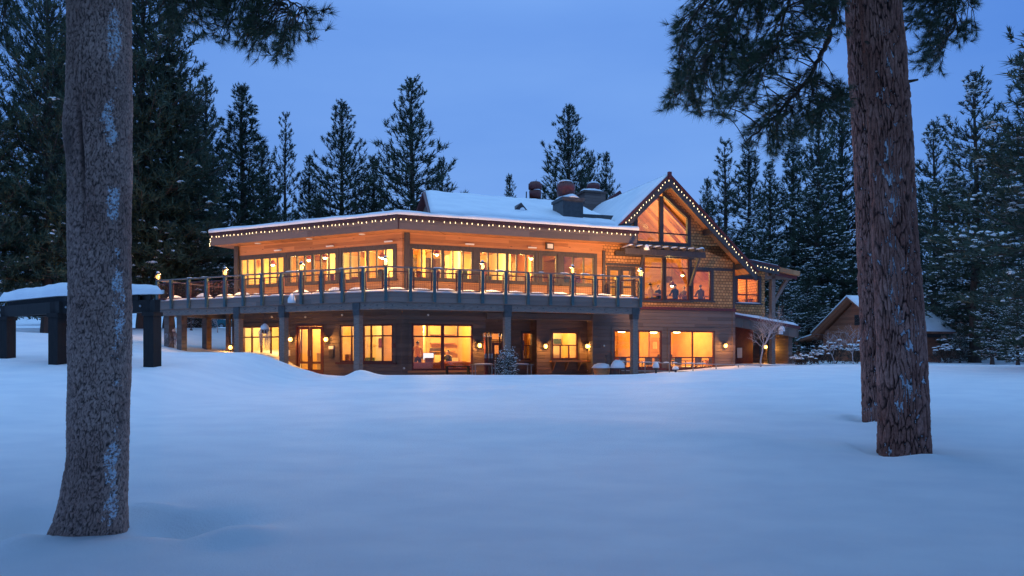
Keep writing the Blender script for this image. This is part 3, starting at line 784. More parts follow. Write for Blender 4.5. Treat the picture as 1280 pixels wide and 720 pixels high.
# chimneys
def cap_snow(par, c, rx, ry, h, seed, rot=20): MB().dome(c, rx, ry, h, seed, 16, 4, rot=R(rot)).build('snow_cap', M['snow'], par, True)
v = 3.6
u0 = FR.u(704, v); u1 = FR.u(729, v); zt = zc(FR, 715, 247.5, v)
ch = MB().box(FR, u0, u1, v, v + 1.35, 8.0, zt).box(FR, u0 - .06, u1 + .06, v - .06, v + 1.41, zt - .12, zt + .03)
chm = ch.build('chimney', M['darkroof'], upper_roof)
c = FR.p((u0 + u1) / 2, v + .68, zt + .03)
cap_snow(chm, c, .62, .8, .26, 5)
MB().lathe(c + Vector((-.1, 0, .1)), [(.3, 0), (.36, .12), (.47, .14), (.49, .45), (.47, .72), (.36, .74), (.34, .82), (.2, .84)], 20).build('cap', M['red_metal'], chm, True)
cap_snow(chm, c + Vector((-.1, 0, .93)), .36, .36, .12, 6)
ck = MB(); u2 = FR.u(768, v)
z2 = zc(FR, 745, 268, v); z3 = zc(FR, 768, 269, v)
ck.prism([FR.p(u1 + .07, v + .1, 7.9), FR.p(u2 - .5, v + .1, 7.9), FR.p(u2, v + .1, z3), FR.p(u1 + .07, v + .1, z2)], Vector((*FR.vx, 0)) * 1.6)
ck.build('roof_curb', M['darkroof'], upper_roof)
# metal flue on the ridge
v = VR + .3
u, zt = FR.uz(669, 228, v)
fl_ = MB(); p = FR.p(u, v, 0)
fl_.lathe(p, [(.22, 9.9), (.22, zt - .95), (.34, zt - .94), (.36, zt - .52), (.2, zt - .5), (.2, zt - .44)], 16)
fl_.lathe(p, [(.2, zt - .45), (.36, zt - .44), (.40, zt - .40), (.40, zt - .1), (.33, zt - .08), (.31, zt), (.1, zt + .02)], 16)
flo = fl_.build('flue', M['red_metal'], upper_roof, True)
MB().tube([p + Vector((-.55, -.25, zt - 2.1)), p + Vector((-.52, -.25, zt - .6))], .035, 6).build('guy_rod', M['darkroof'], flo)
MB().dome(p + Vector((.1, -.2, zt - .5)), .2, .14, .09, 3).build('snow_cap', M['snow'], flo, True)
# clad chimney behind the gable
v = 10.5
u0, u1 = FR.u(731, v), FR.u(757, v); zt = zc(FR, 744, 239, v)
c2 = MB().box(FR, u0, u1, v, v + 1.2, 8.2, zt).box(FR, u0 - .08, u1 + .08, v - .08, v + 1.28, zt - .1, zt + .02)
c2 = c2.build('chimney', M['siding'], upper_roof)
c = FR.p((u0 + u1) / 2, v + .6, zt + .02)
cap_snow(c2, c, .85, .75, .22, 11)
MB().lathe(c + Vector((.15, 0, .05)), [(.34, 0), (.40, .1), (.44, .3), (.40, .5), (.2, .53)], 18).build('cap', M['red_metal'], c2, True)
cap_snow(c2, c + Vector((.15, 0, .56)), .4, .4, .16, 12)
# ragged end of a rear rake poking out beside it
MB().bar(FR.p(u1 + .1, v + .4, zt - .7), FR.p(u1 + 1.3, v + .4, zt + .15), .18, .3).build('rear_rake', M['maroon'], upper_roof)

# gable roof
V0, V1 = 2.6, 15.0
ULo, URo = 12.35, 20.95
gr = MB()
def rslab(mb, ua, ub, va, vb, dz0, dz1, m=0):
    d = Vector((*FR.vx, 0)) * (vb - va)
    mb.prism([FR.p(ua, va, rz(ua) + dz0), FR.p(ub, va, rz(ub) + dz0), FR.p(ub, va, rz(ub) + dz1), FR.p(ua, va, rz(ua) + dz1)], d, m, [(0, 0), (1, 0), (1, .2), (0, .2)])
rslab(gr, ULo, RG[0], V0 + .05, V1, -.29, -.04); rslab(gr, RG[0], URo, V0 + .05, V1, -.29, -.04)
groof = gr.build('gable_roof', M['cedar'], lodge)
rb = MB()
rslab(rb, ULo, RG[0], V0 - .01, V0 + .048, -.62, -.06); rslab(rb, RG[0], URo + .15, V0 - .01, V0 + .048, -.62, -.06)
rb.build('rake_board', M['trim'], groof)
rb = MB(); rslab(rb, ULo, RG[0], V0 - .07, V0 + .06, -.10, .02); rslab(rb, RG[0], URo + .2, V0 - .07, V0 + .06, -.10, .02)
rb.box(FR, RG[0] - .09, RG[0] + .09, V0 - .09, V0 + .06, rz(RG[0]) - .25, rz(RG[0]) + .10)
rb.build('drip_edge', M['maroon'], groof)
MB().box(FR, RG[0] - .12, RG[0] + .12, V0 + .05, VW, rz(RG[0]) - .75, rz(RG[0]) - .42).build('ridge_beam', M['trim'], groof)
for u in (18.2, 20.3, 13.2): MB().box(FR, u - .1, u + .1, V0 + .05, VW, rz(u) - .62, rz(u) - .33).build('lookout_beam', M['trim'], groof)
snow_plane('roof_snow', groof, lambda s, t: FR.p(RG[0] - .03 - (RG[0] - ULo + .05) * s, V0 + .04 + (V1 - V0) * t, rz(RG[0] - .03 - (RG[0] - ULo + .05) * s) - .03), 12, 30, .12, 7)
snow_plane('roof_snow', groof, lambda s, t: FR.p(RG[0] + .03 + (URo - RG[0] - .1) * s, V0 + .10 + (V1 - V0) * t, rz(RG[0] + .03 + (URo - RG[0] - .1) * s) - .03), 18, 30, .26, 8)

# -- right-hand back part ------------------------------------------------------
VB = 4.4
uS0, uS1 = uG1, FR.u(956, VB)
wS = (FR.u(919.5, VB) + .08, FR.u(948.5, VB), zc(FR, 932, 379, VB), zc(FR, 932, 347.5, VB))
sb = wall(MB(), FR, uS0, uS1, 3.5, 6.6, VB, .2, [wS], 0, 1)
sb.box(FR, uS1 - .2, uS1, VB + .2, 12, 3.5, 6.6)
sb.build('gable_wall', [M['shingle'], M['wall_in']], lodge)
a, b = sorted(wS[:2])
window(FR, VB, *wS, [a + (b - a) * .46], [wS[2] + (wS[3] - wS[2]) * .34], 'maroon', .08, casing=.16, sill='trim')
MB().dome(FR.p((a + b) / 2, VB - .06, wS[2] - .002), (b - a) * .6, .06, .06, 3, 14, 3, rot=R(20)).build('sill_snow', M['snow'], lodge, True)
# upper porch roof (lower pitch) with its snow
VP = 3.7
zp = lambda u: 6.88 - .13 * (u - 20.7)
pr = MB()
def pslab(mb, ua, ub, va, vb, d0, d1):
    mb.prism([FR.p(ua, va, zp(ua) + d0), FR.p(ub, va, zp(ub) + d0), FR.p(ub, va, zp(ub) + d1), FR.p(ua, va, zp(ua) + d1)], Vector((*FR.vx, 0)) * (vb - va))
uP0, uP1, uP2 = 20.75, FR.u(974, VP), FR.u(1001, VP)
pslab(pr, uP0, uP2, VP + .05, 11, -.30, -.04)
porch = pr.build('porch_roof', M['cedar'], lodge)
pb = MB(); pslab(pb, uP0 + .1, uP1, VP - .01, VP + .048, -.50, -.05); pb.build('fascia', M['trim'], porch)
pb = MB(); pslab(pb, uP1, uP2, VP + .3, VP + .36, -.5, -.05); pslab(pb, uP0, uP1, VP - .06, VP + .06, -.11, .01); pb.build('drip_edge', M['maroon'], porch)
snow_plane('roof_snow', porch, lambda s, t: FR.p(uP0 + .1 + (uP1 - uP0 - .15) * s, VP + .04 + 7 * t, zp(uP0 + .1 + (uP1 - uP0 - .15) * s) - .03), 12, 16, .17, 4)
snow_plane('roof_snow', porch, lambda s, t: FR.p(uP1 + .02 + (uP2 - uP1 - .06) * s, VP + .4 + 6.6 * t, zp(uP1 + .02 + (uP2 - uP1 - .06) * s) - .03), 8, 16, .18, 5)
bp = MB(); uq = FR.u(967, VB)
bp.box(FR, uq - .13, uq + .13, VB, VB + .26, Z0, zp(uq) - .3)
bp.bar(FR.p(uq + .05, VB + .1, 4.4), FR.p(FR.u(986, VB), VB + .1, zp(25.3) - .38), .16, .18)
bp.box(FR, FR.u(956, VB), FR.u(990, VB), VB, VB + .22, zp(24) - .62, zp(24.5) - .36)
bp.build('porch_post', M['beam'], lodge)
br_ = MB()
for k in range(4): br_.box(FR, uS1 + .05 + .25 * k, uS1 + .1 + .25 * k, VB + 1.5, VB + 1.55, 3.75, 4.75)
br_.box(FR, uS1, uS1 + 1.0, VB + 1.49, VB + 1.56, 4.75, 4.82); br_.box(FR, uS1, uS1 + 1.0, VB + 1.2, VB + 6, 3.6, 3.74)
br_.build('balcony', M['maroon'], lodge)
# lean-to roof over the side entrance
zl = lambda u: 3.72 - .135 * (u - uG1 - .1)
uQ0, uQ1 = uG1 + .03, FR.u(993, VB)
lt = MB()
def lslab(mb, ua, ub, va, vb, d0, d1): mb.prism([FR.p(ua, va, zl(ua) + d0), FR.p(ub, va, zl(ub) + d0), FR.p(ub, va, zl(ub) + d1), FR.p(ua, va, zl(ua) + d1)], Vector((*FR.vx, 0)) * (vb - va))
VL = 4.0
lslab(lt, uQ0, uQ1, VL + .05, 8, -.25, -.05)
lean = lt.build('lean_to_roof', M['siding'], lodge)
q = MB(); lslab(q, uQ0, uQ1 + .05, VL - .02, VL + .05, -.16, 0); q.build('drip_edge', M['maroon'], lean)
q = MB(); lslab(q, uQ0, uQ1, VL + .06, VL + .14, -.70, -.17); q.build('fascia', M['siding'], lean)
snow_plane('roof_snow', lean, lambda s, t: FR.p(uQ0 + .05 + (uQ1 - uQ0 - .1) * s, VL + .02 + .45 * t, zl(uQ0 + .05 + (uQ1 - uQ0 - .1) * s)), 20, 4, .16, 9)
en = MB(); VN = 6.4
en.box(FR, uG1, uG1 + 3.7, VN, VN + .2, Z0, 3.4)
ent = en.build('entrance_wall', M['maroon'], lodge)
en = MB()
for k in range(3): en.box(FR, uG1 + 3.75 + k * .62, uG1 + 3.83 + k * .62, VN - .6, VN - .5, Z0, 2.7)
en.box(FR, uG1 + 3.7, uG1 + 5.2, VN - .6, VN - .5, 2.4, 2.7)
g_ = en.build('entrance_frame', M['rail'], lodge)
MB().box(FR, uG1 + 3.8, uG1 + 5.1, VN - .56, VN - .55, 0, 2.4).build('pane', M['glass'], g_)
en = MB(); en.box(FR, uQ1 - .45, uQ1 - .15, VB, VB + .3, Z0, 3.0); en.box(FR, uQ1 - .35, uQ1 - .2, VB + .35, 8, Z0, 3.0); en.build('porch_post', M['siding'], lodge)
u, z = FR.uz(978, 419, VL - .1)
MB().box(FR, u - .14, u + .14, VL + .0, VL + .055, 2.55, 2.85).dome(FR.p(u, VL - .05, 2.72), .2, .16, .32, 4, 12, 4).build('snow_clump', M['snow'], lean, True)

# ------------------------------------------------------------------ inside
inn = MB()
# floors and ceilings
slab(inn, VW + .2, 9.2, .18, .28, uLend - .2, 11.2, 0)
slab(inn, VW + .2, 9.2, 3.66, 3.94, uLendU - .2, uG0 + 2, 0)
inn.box(FR, uG0 + 2.01, uG1 - .2, VW + .2, 9.2, 3.66, 3.94, 0); inn.box(FR, 11.3, uG1 - .2, VW + .2, 9.2, .18, .28, 0)
inn.box(FR, uG1 - .19, uS1 - .2, VB + .2, 9.2, 3.66, 3.9, 0)
inn.build('floor', M['wood_in'], lodge)
iw = MB()
# back walls
def seg(v, z0, z1, uL, uR, m=0):
    slab(iw, v, v + .12, z0, z1, uL, uR, m)
seg(9.2, .28, 3.6, uLend - .2, 11.2, 0); seg(9.2, 3.95, ZS, uLendU - .2, uG0 + 1, 0)
iw.box(FR, 11.0, uG1 - .2, 9.2, 9.3, .28, 3.6, 3); iw.box(FR, 11.0, uS1 - .2, 9.2, 9.3, 3.95, 8.9, 1)
# ground partitions
for u in (2.6, 5.6, 7.6): iw.box(FL, u, u + .1, VW + .21, 9.2, .28, 3.6, 0)
iw.box(FL, uLend - .25, uLend - .21, VW + .21, 9.2, .28, 3.6, 2); iw.box(FL, uLendU - .25, uLendU - .21, VW + .21, 9.2, 3.95, 7.1, 0)
for u in (5.2,): iw.box(FR, u, u + .1, VW + .21, 9.2, .28, 3.6, 0)
iw.box(FR, uE1 + .25, uE1 + .35, VE + .21, 9.2, .28, 3.6, 0); iw.box(FR, 10.9, 11.0, VS_ + .3, 9.2, .28, 3.6, 0)
iw.box(FR, 16.0, 16.1, 5.6, 9.2, .28, 3.6, 3); iw.box(FR, uG1 - .25, uG1 - .21, VW + .21, 9.2, .28, 3.6, 3)
# closer back walls for the ground rooms
iw.box(FL, 2.0, 5.6, 6.2, 6.3, .28, 3.6, 2); iw.box(FL, 5.75, 7.55, 5.6, 5.7, .28, 3.6, 0); iw.box(FL, 7.75, uLend - .3, 6.6, 6.7, .28, 3.6, 2)
iw.box(FR, 7.7, 10.9, 6.2, 6.3, .28, 3.6, 2); iw.box(FR, 1.6, 5.2, 7.4, 7.5, .28, 3.6, 0)
# upper partitions and posts
for u in (4.4, 8.2): iw.box(FL, u, u + .15, 6.4, 9.2, 3.95, ZS, 2)
iw.box(FL, 6.4, 6.55, 7.4, 9.2, 3.95, ZS, 3); iw.box(FR, 3.3, 3.45, 7.4, 9.2, 3.95, ZS, 3); iw.box(FR, 9.2, 9.35, 7.0, 9.2, 3.95, ZS, 3)
for u in (4.9, 7.7): iw.box(FR, u, u + .15, 6.2, 9.2, 3.95, ZS, 2)
iw.box(FR, uUe + .25, uUe + .35, VW + .21, 9.2, 3.95, 8.0, 1)
iw.build('interior_wall', [M['wall_in'], M['wood_in'], M['wall_pale'], M['wall_rust']], lodge)
# joinery: doors, shelves and boards on the interior walls
jo = MB()
for fr, v, u, w, z0, z1 in ((FL, 9.17, 2.5, 1.0, 3.95, 6.1), (FL, 9.17, 6.5, 1.8, 4.9, 6.4), (FL, 9.17, 10, 1.0, 3.95, 6.1), (FR, 9.17, 3.6, 1.6, 4.8, 6.3), (FR, 9.17, 6.4, .9, 3.95, 6.0), (FR, 9.17, 9.5, 1.4, 4.6, 6.2), (FR, 9.17, 14, 1.0, 3.95, 6.1), (FR, 9.17, 17.5, 1.6, 4.8, 6.4), (FR, 9.17, 13.3, 1.0, .28, 2.4), (FR, 9.17, 15.0, 1.2, 1.0, 2.5), (FR, 9.17, 18.0, 1.1, .28, 2.4), (FL, 6.17, 3.0, 1.0, .28, 2.4), (FL, 6.57, 9.0, 1.2, 1.0, 2.3), (FR, 7.37, 2.4, 1.3, .4, 2.6), (FR, 6.17, 8.6, .8, 1.3, 2.6)):
    jo.box(fr, u, u + w, v - .02, v + .02, z0, z1)
for fr, v, u0_, u1_, z in ((FR, 7.2, 3.7, 5.0, 1.5), (FR, 7.2, 3.7, 5.0, 1.95), (FR, 7.2, 3.7, 5.0, 2.4), (FL, 5.9, 2.7, 4.0, 1.6), (FL, 5.9, 2.7, 4.0, 2.05)):
    jo.box(fr, u0_, u1_, v - .15, v + .18, z, z + .04)
# beams of the big rooms
for k in range(7): jo.box(FR, 2 + k * 1.5, 2.14 + k * 1.5, VW + .21, 9.19, 6.86, 7.11)
for k in range(6): jo.box(FL, 2 + k * 1.7, 2.14 + k * 1.7, VW + .21, 9.19, 6.86, 7.11)
for v in (4.6, 6.2, 7.8):
    for ua, ub in ((12.6, RG[0]), (RG[0], 20.2)):
        jo.bar(FR.p(ua, v, rz(ua) - .42), FR.p(ub, v, rz(ub) - .42), .16, .24)
jo.box(FR, 12.5, 20, 5.5, 5.7, 7.6, 7.85)
ri = random.Random(44)
for fr, ua, ub, v, zf_, n in ((FL, 2.2, 5.4, 6.18, .28, 9), (FL, 5.8, 7.5, 5.58, .28, 6), (FL, 7.8, 11, 6.58, .28, 9), (FR, 1.7, 5.1, 7.38, .28, 12), (FR, 7.8, 10.8, 6.18, .28, 8), (FR, 11.3, 15.8, 9.18, .28, 12), (FR, 16.3, 19.8, 9.18, .28, 10),
                              (FL, 1.8, 4.3, 9.18, 3.95, 9), (FL, 4.7, 8.1, 9.18, 3.95, 10), (FL, 8.5, 11, 9.18, 3.95, 8), (FR, 1.8, 4.8, 9.18, 3.95, 9), (FR, 5.2, 7.6, 9.18, 3.95, 8), (FR, 8.0, 11, 9.18, 3.95, 8), (FR, 12.8, 20, 9.18, 3.95, 18)):
    for k in range(n):
        u = ri.uniform(ua, ub - .3); t = ri.random(); m_ = ri.choice((1, 1, 2, 3, 0, 4))
        if t < .45: w, z0_, h, d = ri.uniform(.3, .8), zf_ + ri.uniform(1.1, 1.7) + (.65 if zf_ > 1 else 0), ri.uniform(.25, .7), .03          # pictures and boards
        elif t < .75: w, z0_, h, d = ri.uniform(.5, 1.3), zf_, ri.uniform(.5, 1.1), ri.uniform(.35, .6)             # cupboards, counters
        else: w, z0_, h, d = ri.uniform(.25, .5), zf_, ri.uniform(1.4, 2.2) + (.7 if zf_ > 1 else 0), ri.uniform(.2, .4)                       # tall cabinets, coats, doors
        jo.box(fr, u, min(u + w, ub), v - d - .01 * k * .3, v - .002 * k, z0_, z0_ + h, m_)
for k in range(26):                                                                                                     # things near the glass: chair backs, plants, boxes
    fr = ri.choice((FL, FR)); u = ri.uniform(1.8, 10.8); zf_ = ri.choice((3.95, .28)); v = ri.uniform(4.0, 5.2)
    jo.box(fr, u, u + ri.uniform(.2, .5), v, v + .3, zf_, zf_ + ri.uniform(.8, 1.2) + (.45 if zf_ > 1 else 0), ri.choice((1, 2, 4, 3)))
jo.build('interior_joinery', [M['wood_in'], M['dark_in'], M['wall_pale'], M['maroon'], M['green_in']], lodge)

# ------------------------------------------------------------------ lamps
def lamp(p, power, col=(1, .58, .22), r=.08):
    l = bpy.data.lights.new('lamp_light', 'POINT'); l.energy = power; l.color = col; l.shadow_soft_size = r
    o = bpy.data.objects.new('lamp_light', l); COL.objects.link(o); o.location = p
    return o
WARM = (1, .56, .16); YEL = (1, .66, .25); ORA = (1, .46, .09)
KI = 1.75
for fr, u, v, z, pw, c in (
        (FL, 2.6, 6.0, 6.3, 210, WARM), (FL, 5.6, 6.0, 6.3, 230, YEL), (FL, 9.6, 5.2, 6.3, 230, YEL), (FL, 7.4, 5.4, 6.3, 150, WARM), (FL, 4.0, 5.2, 6.3, 150, YEL), (FR, 4.8, 5.2, 6.3, 150, YEL), (FR, 8.0, 5.0, 6.3, 150, WARM),
        (FR, 3.2, 6.0, 6.3, 210, WARM), (FR, 6.3, 6.2, 6.3, 210, YEL), (FR, 9.3, 6.0, 6.3, 190, WARM),
        (FR, 14.6, 6.0, 6.2, 190, YEL), (FR, 17.6, 6.2, 6.2, 210, YEL), (FR, 15.6, 5.2, 8.6, 125, YEL), (FR, 21.6, 6.8, 5.9, 140, ORA),
        (FL, 3.6, 4.9, 3.0, 170, YEL), (FL, 6.6, 4.8, 3.0, 140, YEL), (FL, 9.8, 4.9, 3.0, 190, YEL),
        (FR, 3.4, 5.5, 3.0, 240, YEL), (FR, 6.5, 6.6, 2.6, 120, YEL), (FR, 9.3, 5.2, 3.0, 190, YEL),
        (FR, 13.6, 6.6, 2.9, 260, WARM), (FR, 18.2, 6.4, 2.9, 280, WARM)):
    lamp(fr.p(u, v, z), pw * KI, c, .15)

# hanging lamps seen through the glass
def pendant(fr, u, v, z, ztop, label):
    p = fr.p(u, v, z)
    r = thing('pendant_lamp', p, label, 'lamp', 'pendant lamps inside the lodge')
    MB().lathe(p, [(.19, .0), (.17, .10), (.08, .22), (.03, .26)], 14).build('lamp_shade', M['maroon'], r, True)
    MB().lathe(p, [(.02, -.09), (.075, -.06), (.095, .0), (.07, .06)], 12).build('bulb', M['pend'], r, True)
    MB().tube([p + Vector((0, 0, .25)), fr.p(u, v, ztop)], .012, 5).build('cord', M['trim'], r)
pl_ = [(FL, 478, 322, 5.2, 'behind the window pair left of the building corner'), (FL, 406, 322, 5.0, 'low in the middle window bank of the left wing'), (FL, 386, 325, 5.6, 'in the middle left window bank, beside the lantern post'),
       (FL, 341, 331, 4.9, 'in the leftmost upper window bank'), (FR, 546, 318, 5.0, 'high in the window bank just right of the corner'), (FR, 664, 323, 4.9, 'at the right end of the second right window bank'),
       (FR, 840, 357, 5.0, 'above the diners in the middle gable window'), (FR, 940, 356, 5.6, 'in the small window right of the gable'), (FR, 853, 344, 6.4, 'deep in the middle gable window')]
for fr, px, py, v, lab in pl_:
    u, z = fr.uz(px, py, v)
    pendant(fr, u, v, z, 7.1 if px < 800 else 7.6 if px < 900 else 6.4, 'glowing pendant lamp ' + lab)

# lanterns on the deck rail
def lantern(fr, px, label, v=-.11, zb=5.077):
    u = fr.u(px, v); p = fr.p(u, v, zb)
    r = thing('deck_lantern', p, label, 'lantern', 'lanterns along the deck rail')
    b = MB(); b.box(fr, u - .09, u + .09, v - .09, v + .09, zb, zb + .03)
    for a, c in ((-1, -1), (1, -1), (1, 1), (-1, 1)): b.box(fr, u + a * .085 - .01, u + a * .085 + .01, v + c * .085 - .01, v + c * .085 + .01, zb + .03, zb + .26)
    b.build('cage', M['trim'], r)
    MB().lathe(p, [(.015, .28), (.13, .285), (.13, .30), (.03, .40), (.012, .42)], 12).build('hood', M['trim'], r, True)
    MB().lathe(p, [(.03, .04), (.06, .08), (.065, .16), (.045, .24), (.02, .26)], 10).build('bulb', M['lamp'], r, True)
    MB().dome(p + Vector((0, 0, .36)), .075, .075, .07, px, 10, 3).build('snow_cap', M['snow'], r, True)
    lamp(fr.p(u, v + .24, zb + .18), 600 if px > 800 else 230, (1, .52, .17), .06)
for fr, px, lab in ((FL, 197.5, 'at the far left end of the deck rail'), (FL, 281.5, 'just left of the upper window banks'), (FL, 377, 'in front of the second upper window bank from the left'), (FR, 482, 'on the rail at the building corner'),
                    (FR, 603, 'on the rail between the two long right window banks'), (FR, 715.5, 'in front of the dark reflecting upper window'), (FR, 800.5, 'at the right end of the deck rail by the gable')):
    lantern(fr, px, 'glowing snow-capped lantern ' + lab)

# wall sconces on the ground floor
def sconce(fr, px, py, v, label, pw=120):
    u, z = fr.uz(px, py, v - .16); p = fr.p(u, v - .16, z)
    r = thing('wall_sconce', fr.p(u, v, z), label, 'wall lamp', 'wall lamps of the lodge')
    b = MB().box(fr, u - .07, u + .07, v - .025, v - .003, z - .16, z + .16); b.tube([fr.p(u, v - .02, z + .2), fr.p(u, v - .16, z + .24), fr.p(u, v - .16, z + .14)], .014, 6)
    b.build('bracket', M['trim'], r)
    MB().lathe(p, [(.03, .16), (.10, .11), (.12, .09)], 12).build('hood', M['trim'], r, True)
    MB().lathe(p, [(.03, -.12), (.08, -.08), (.095, 0), (.06, .09)], 12).build('globe', M['lamp'], r, True)
    lamp(fr.p(u, v - .27, z - .02), pw * (.18 if px == 288 else .55), (1, .42, .08), .05)
for fr, px, py, v, lab in ((FL, 407.5, 424, VW, 'right of the maroon double door'), (FL, 363, 424, VW, 'left of the maroon double door'), (FR, 599.5, 431.5, VW, 'right of the shop window'), (FR, 682, 432.5, VS_, 'left of the service counter window'),
                           (FR, 734, 432.5, VS_, 'right of the service counter window'), (FR, 907, 432, VW, 'on the dark wall right of the orange windows'), (FL, 288, 434, VW - .16, 'on the timber post at the left end'), (FR, 957, 433.5, VN, 'on the red wall behind the frosted tree')):
    sconce(fr, px, py, v, 'glowing wall lamp ' + lab, 150 if v == VN else 120)
# soffit downlights
for fr, u, v in ((FL, 10.0, 3.0), (FL, 6.6, 3.0), (FL, 3.4, 3.0)):
    MB().lathe(fr.p(u, v, ZS - .03), [(.14, 0), (.16, .01), (.16, .028)], 16).build('soffit_light', M['white'], lodge, True)
u, z = FR.uz(687.5, 308, VW - .12)
f_ = MB().box(FR, u - .21, u + .21, VW - .14, VW - .004, z - .15, z + .17).build('floodlight', M['trim'], lodge)
MB().box(FR, u - .15, u + .15, VW - .155, VW - .142, z - .10, z + .12).build('lens', M['white'], f_)
for fr, px, py, v in ((FL, 340, 396, VW), (FL, 382, 396, VW), (FL, 428, 393.5, VW), (FR, 535, 393.5, VW), (FR, 708, 398.5, VS_), (FR, 755, 432, VW), (FR, 505, 460, VW), (FR, 735, 463, VS_)):
    u, z = fr.uz(px, py, v - .03); MB().lathe(fr.p(u, v - .05, z - .06), [(.02, 0), (.05, .02), (.05, .08), (.02, .1)], 10).build('wall_fitting', M['white'], lodge, True)

# strings of bulbs
bulb_me = None
def light_string(pts, label, step, drop=.0, r=.022):
    """pts: polyline; bulbs every step metres"""
    global bulb_me
    root = thing('light_string', pts[0], label, 'string lights', 'strings of small warm bulbs on the eaves')
    MB().tube([p for p in pts], .007, 4).build('cord', M['trim'], root)
    if bulb_me is None:
        o = MB().lathe((0, 0, 0), [(.005, -.05), (.014, -.027), (.018, -.01), (.012, .012), (.012, .03)], 8).build('bulb', M['bulb'], None, True)
        bulb_me = o.data; bpy.data.objects.remove(o)
    k = 0
    for a, b in zip(pts, pts[1:]):
        L_ = (b - a).length; n = max(1, round(L_ / step))
        for i in range(n):
            if rng.random() < .05: continue
            p = a + (b - a) * ((i + .5) / n) + Vector((rng.uniform(-.045, .045), 0, rng.uniform(-.025, .015)))
            o = bpy.data.objects.new('bulb', bulb_me); COL.objects.link(o); o.parent = root; o.location = p - ROOT[root.name]
v = 2.455; zz = 7.555
light_string([FL.p(uRL + .02, v, zz), cz(v, zz)], 'row of tiny warm bulbs under the roof edge of the left wing', .262)
light_string([cz(v, zz), FR.p(uRR, v, zz)], 'row of tiny warm bulbs under the roof edge of the right wing', .262)
light_string([FL.p(uRL + .08, v + .03, 7.5), FL.p(uRL + .08, v + .03, 7.05)], 'short hanging string of bulbs at the far left roof end', .10)
gv = V0 - .035
light_string([FR.p(ULo + .3, gv, rz(ULo + .3) - .26), FR.p(RG[0] - .02, gv, rz(RG[0]) - .28)], 'bulb string climbing the left rake of the gable', .20)
light_string([FR.p(RG[0] + .2, gv, rz(RG[0] + .2) - .26), FR.p(URo + .1, gv, rz(URo + .1) - .26)], 'bulb string running down the right rake of the gable', .21)
light_string([FR.p(uP0 + .5, VP - .04, zp(uP0 + .5) - .26), FR.p(uP1 - .05, VP - .04, zp(uP1) - .26)], 'short bulb string on the low porch eave right of the gable', .24)
# ------------------------------------------------------------------ foliage engine (numpy)
def norm(a): return a / np.maximum(np.linalg.norm(a, axis=-1, keepdims=True), 1e-9)
class Soup:
    """triangle soup with material slots"""
    def __init__(s): s.v = []; s.m = []
    def tris(s, V, mat):                      # V (N,3,3)
        s.v.append(V.reshape(-1, 3)); s.m.append(np.full(len(V), mat, np.int32))
    def blades(s, P, A, n, length, width, spread, rs, mat=0, along=.5):
        N = len(P)
        P = np.repeat(P, n, 0); A = np.repeat(A, n, 0)
        d = norm(A + rs.normal(0, spread, P.shape)); ln = length * rs.uniform(.65, 1.2, (len(P), 1))
        b = P + A * rs.uniform(-along, along, (len(P), 1)) * length
        sd = norm(np.cross(d, rs.normal(0, 1, P.shape))) * (width * rs.uniform(.7, 1.2, (len(P), 1)) / 2)
        s.tris(np.stack([b - sd, b + sd, b + d * ln], 1), mat)
    def domes(s, P, r, h, rs, mat=1, flat=None):
        N = len(P); k = 7
        ang = np.arange(k) * 2 * np.pi / k + rs.uniform(0, 6, (N, 1))
        rr = r[:, None] * rs.uniform(.65, 1.3, (N, k))
        ring = np.stack([np.cos(ang) * rr, np.sin(ang) * rr, np.repeat(rs.uniform(-.3, .1, (N, 1)) * h[:, None], k, 1)], -1) + P[:, None, :]
        mid = np.stack([np.cos(ang + .3) * rr * .62, np.sin(ang + .3) * rr * .62, np.repeat(h[:, None] * .75, k, 1) * rs.uniform(.7, 1.2, (N, k))], -1) + P[:, None, :]
        top = P + np.stack([np.zeros(N), np.zeros(N), h], -1)
        for j in range(k):
            q = (j + 1) % k
            s.tris(np.stack([ring[:, j], ring[:, q], mid[:, q]], 1), mat); s.tris(np.stack([ring[:, j], mid[:, q], mid[:, j]], 1), mat)
            s.tris(np.stack([mid[:, j], mid[:, q], top], 1), mat)
    def stick(s, a, b, ra, rb, mat):
        """three-sided twigs; a,b (N,3)"""
        d = norm(b - a); x = norm(np.cross(d, np.array([.3, .2, 1.]))); y = np.cross(d, x)
        o = [x, -.5 * x + .87 * y, -.5 * x - .87 * y]
        ra = np.asarray(ra).reshape(-1, 1); rb = np.asarray(rb).reshape(-1, 1)
        for i in range(3):
            j = (i + 1) % 3
            s.tris(np.stack([a + o[i] * ra, a + o[j] * ra, b + o[j] * rb], 1), mat); s.tris(np.stack([a + o[i] * ra, b + o[j] * rb, b + o[i] * rb], 1), mat)
    def arrays(s): return np.concatenate(s.v), np.concatenate(s.m)
    def mesh(s, name, mats):
        V, m = s.arrays(); return tri_mesh(name, V, m, mats)
def tri_mesh(name, V, m, mats):
    me = bpy.data.meshes.new(name); n = len(V); t = n // 3
    me.vertices.add(n); me.vertices.foreach_set('co', V.astype(np.float32).ravel())
    me.loops.add(n); me.loops.foreach_set('vertex_index', np.arange(n, dtype=np.int32))
    me.polygons.add(t); me.polygons.foreach_set('loop_start', np.arange(0, n, 3, dtype=np.int32))
    for k in mats: me.materials.append(k)
    me.polygons.foreach_set('material_index', m.astype(np.int32)); me.update(); me.validate()
    return me

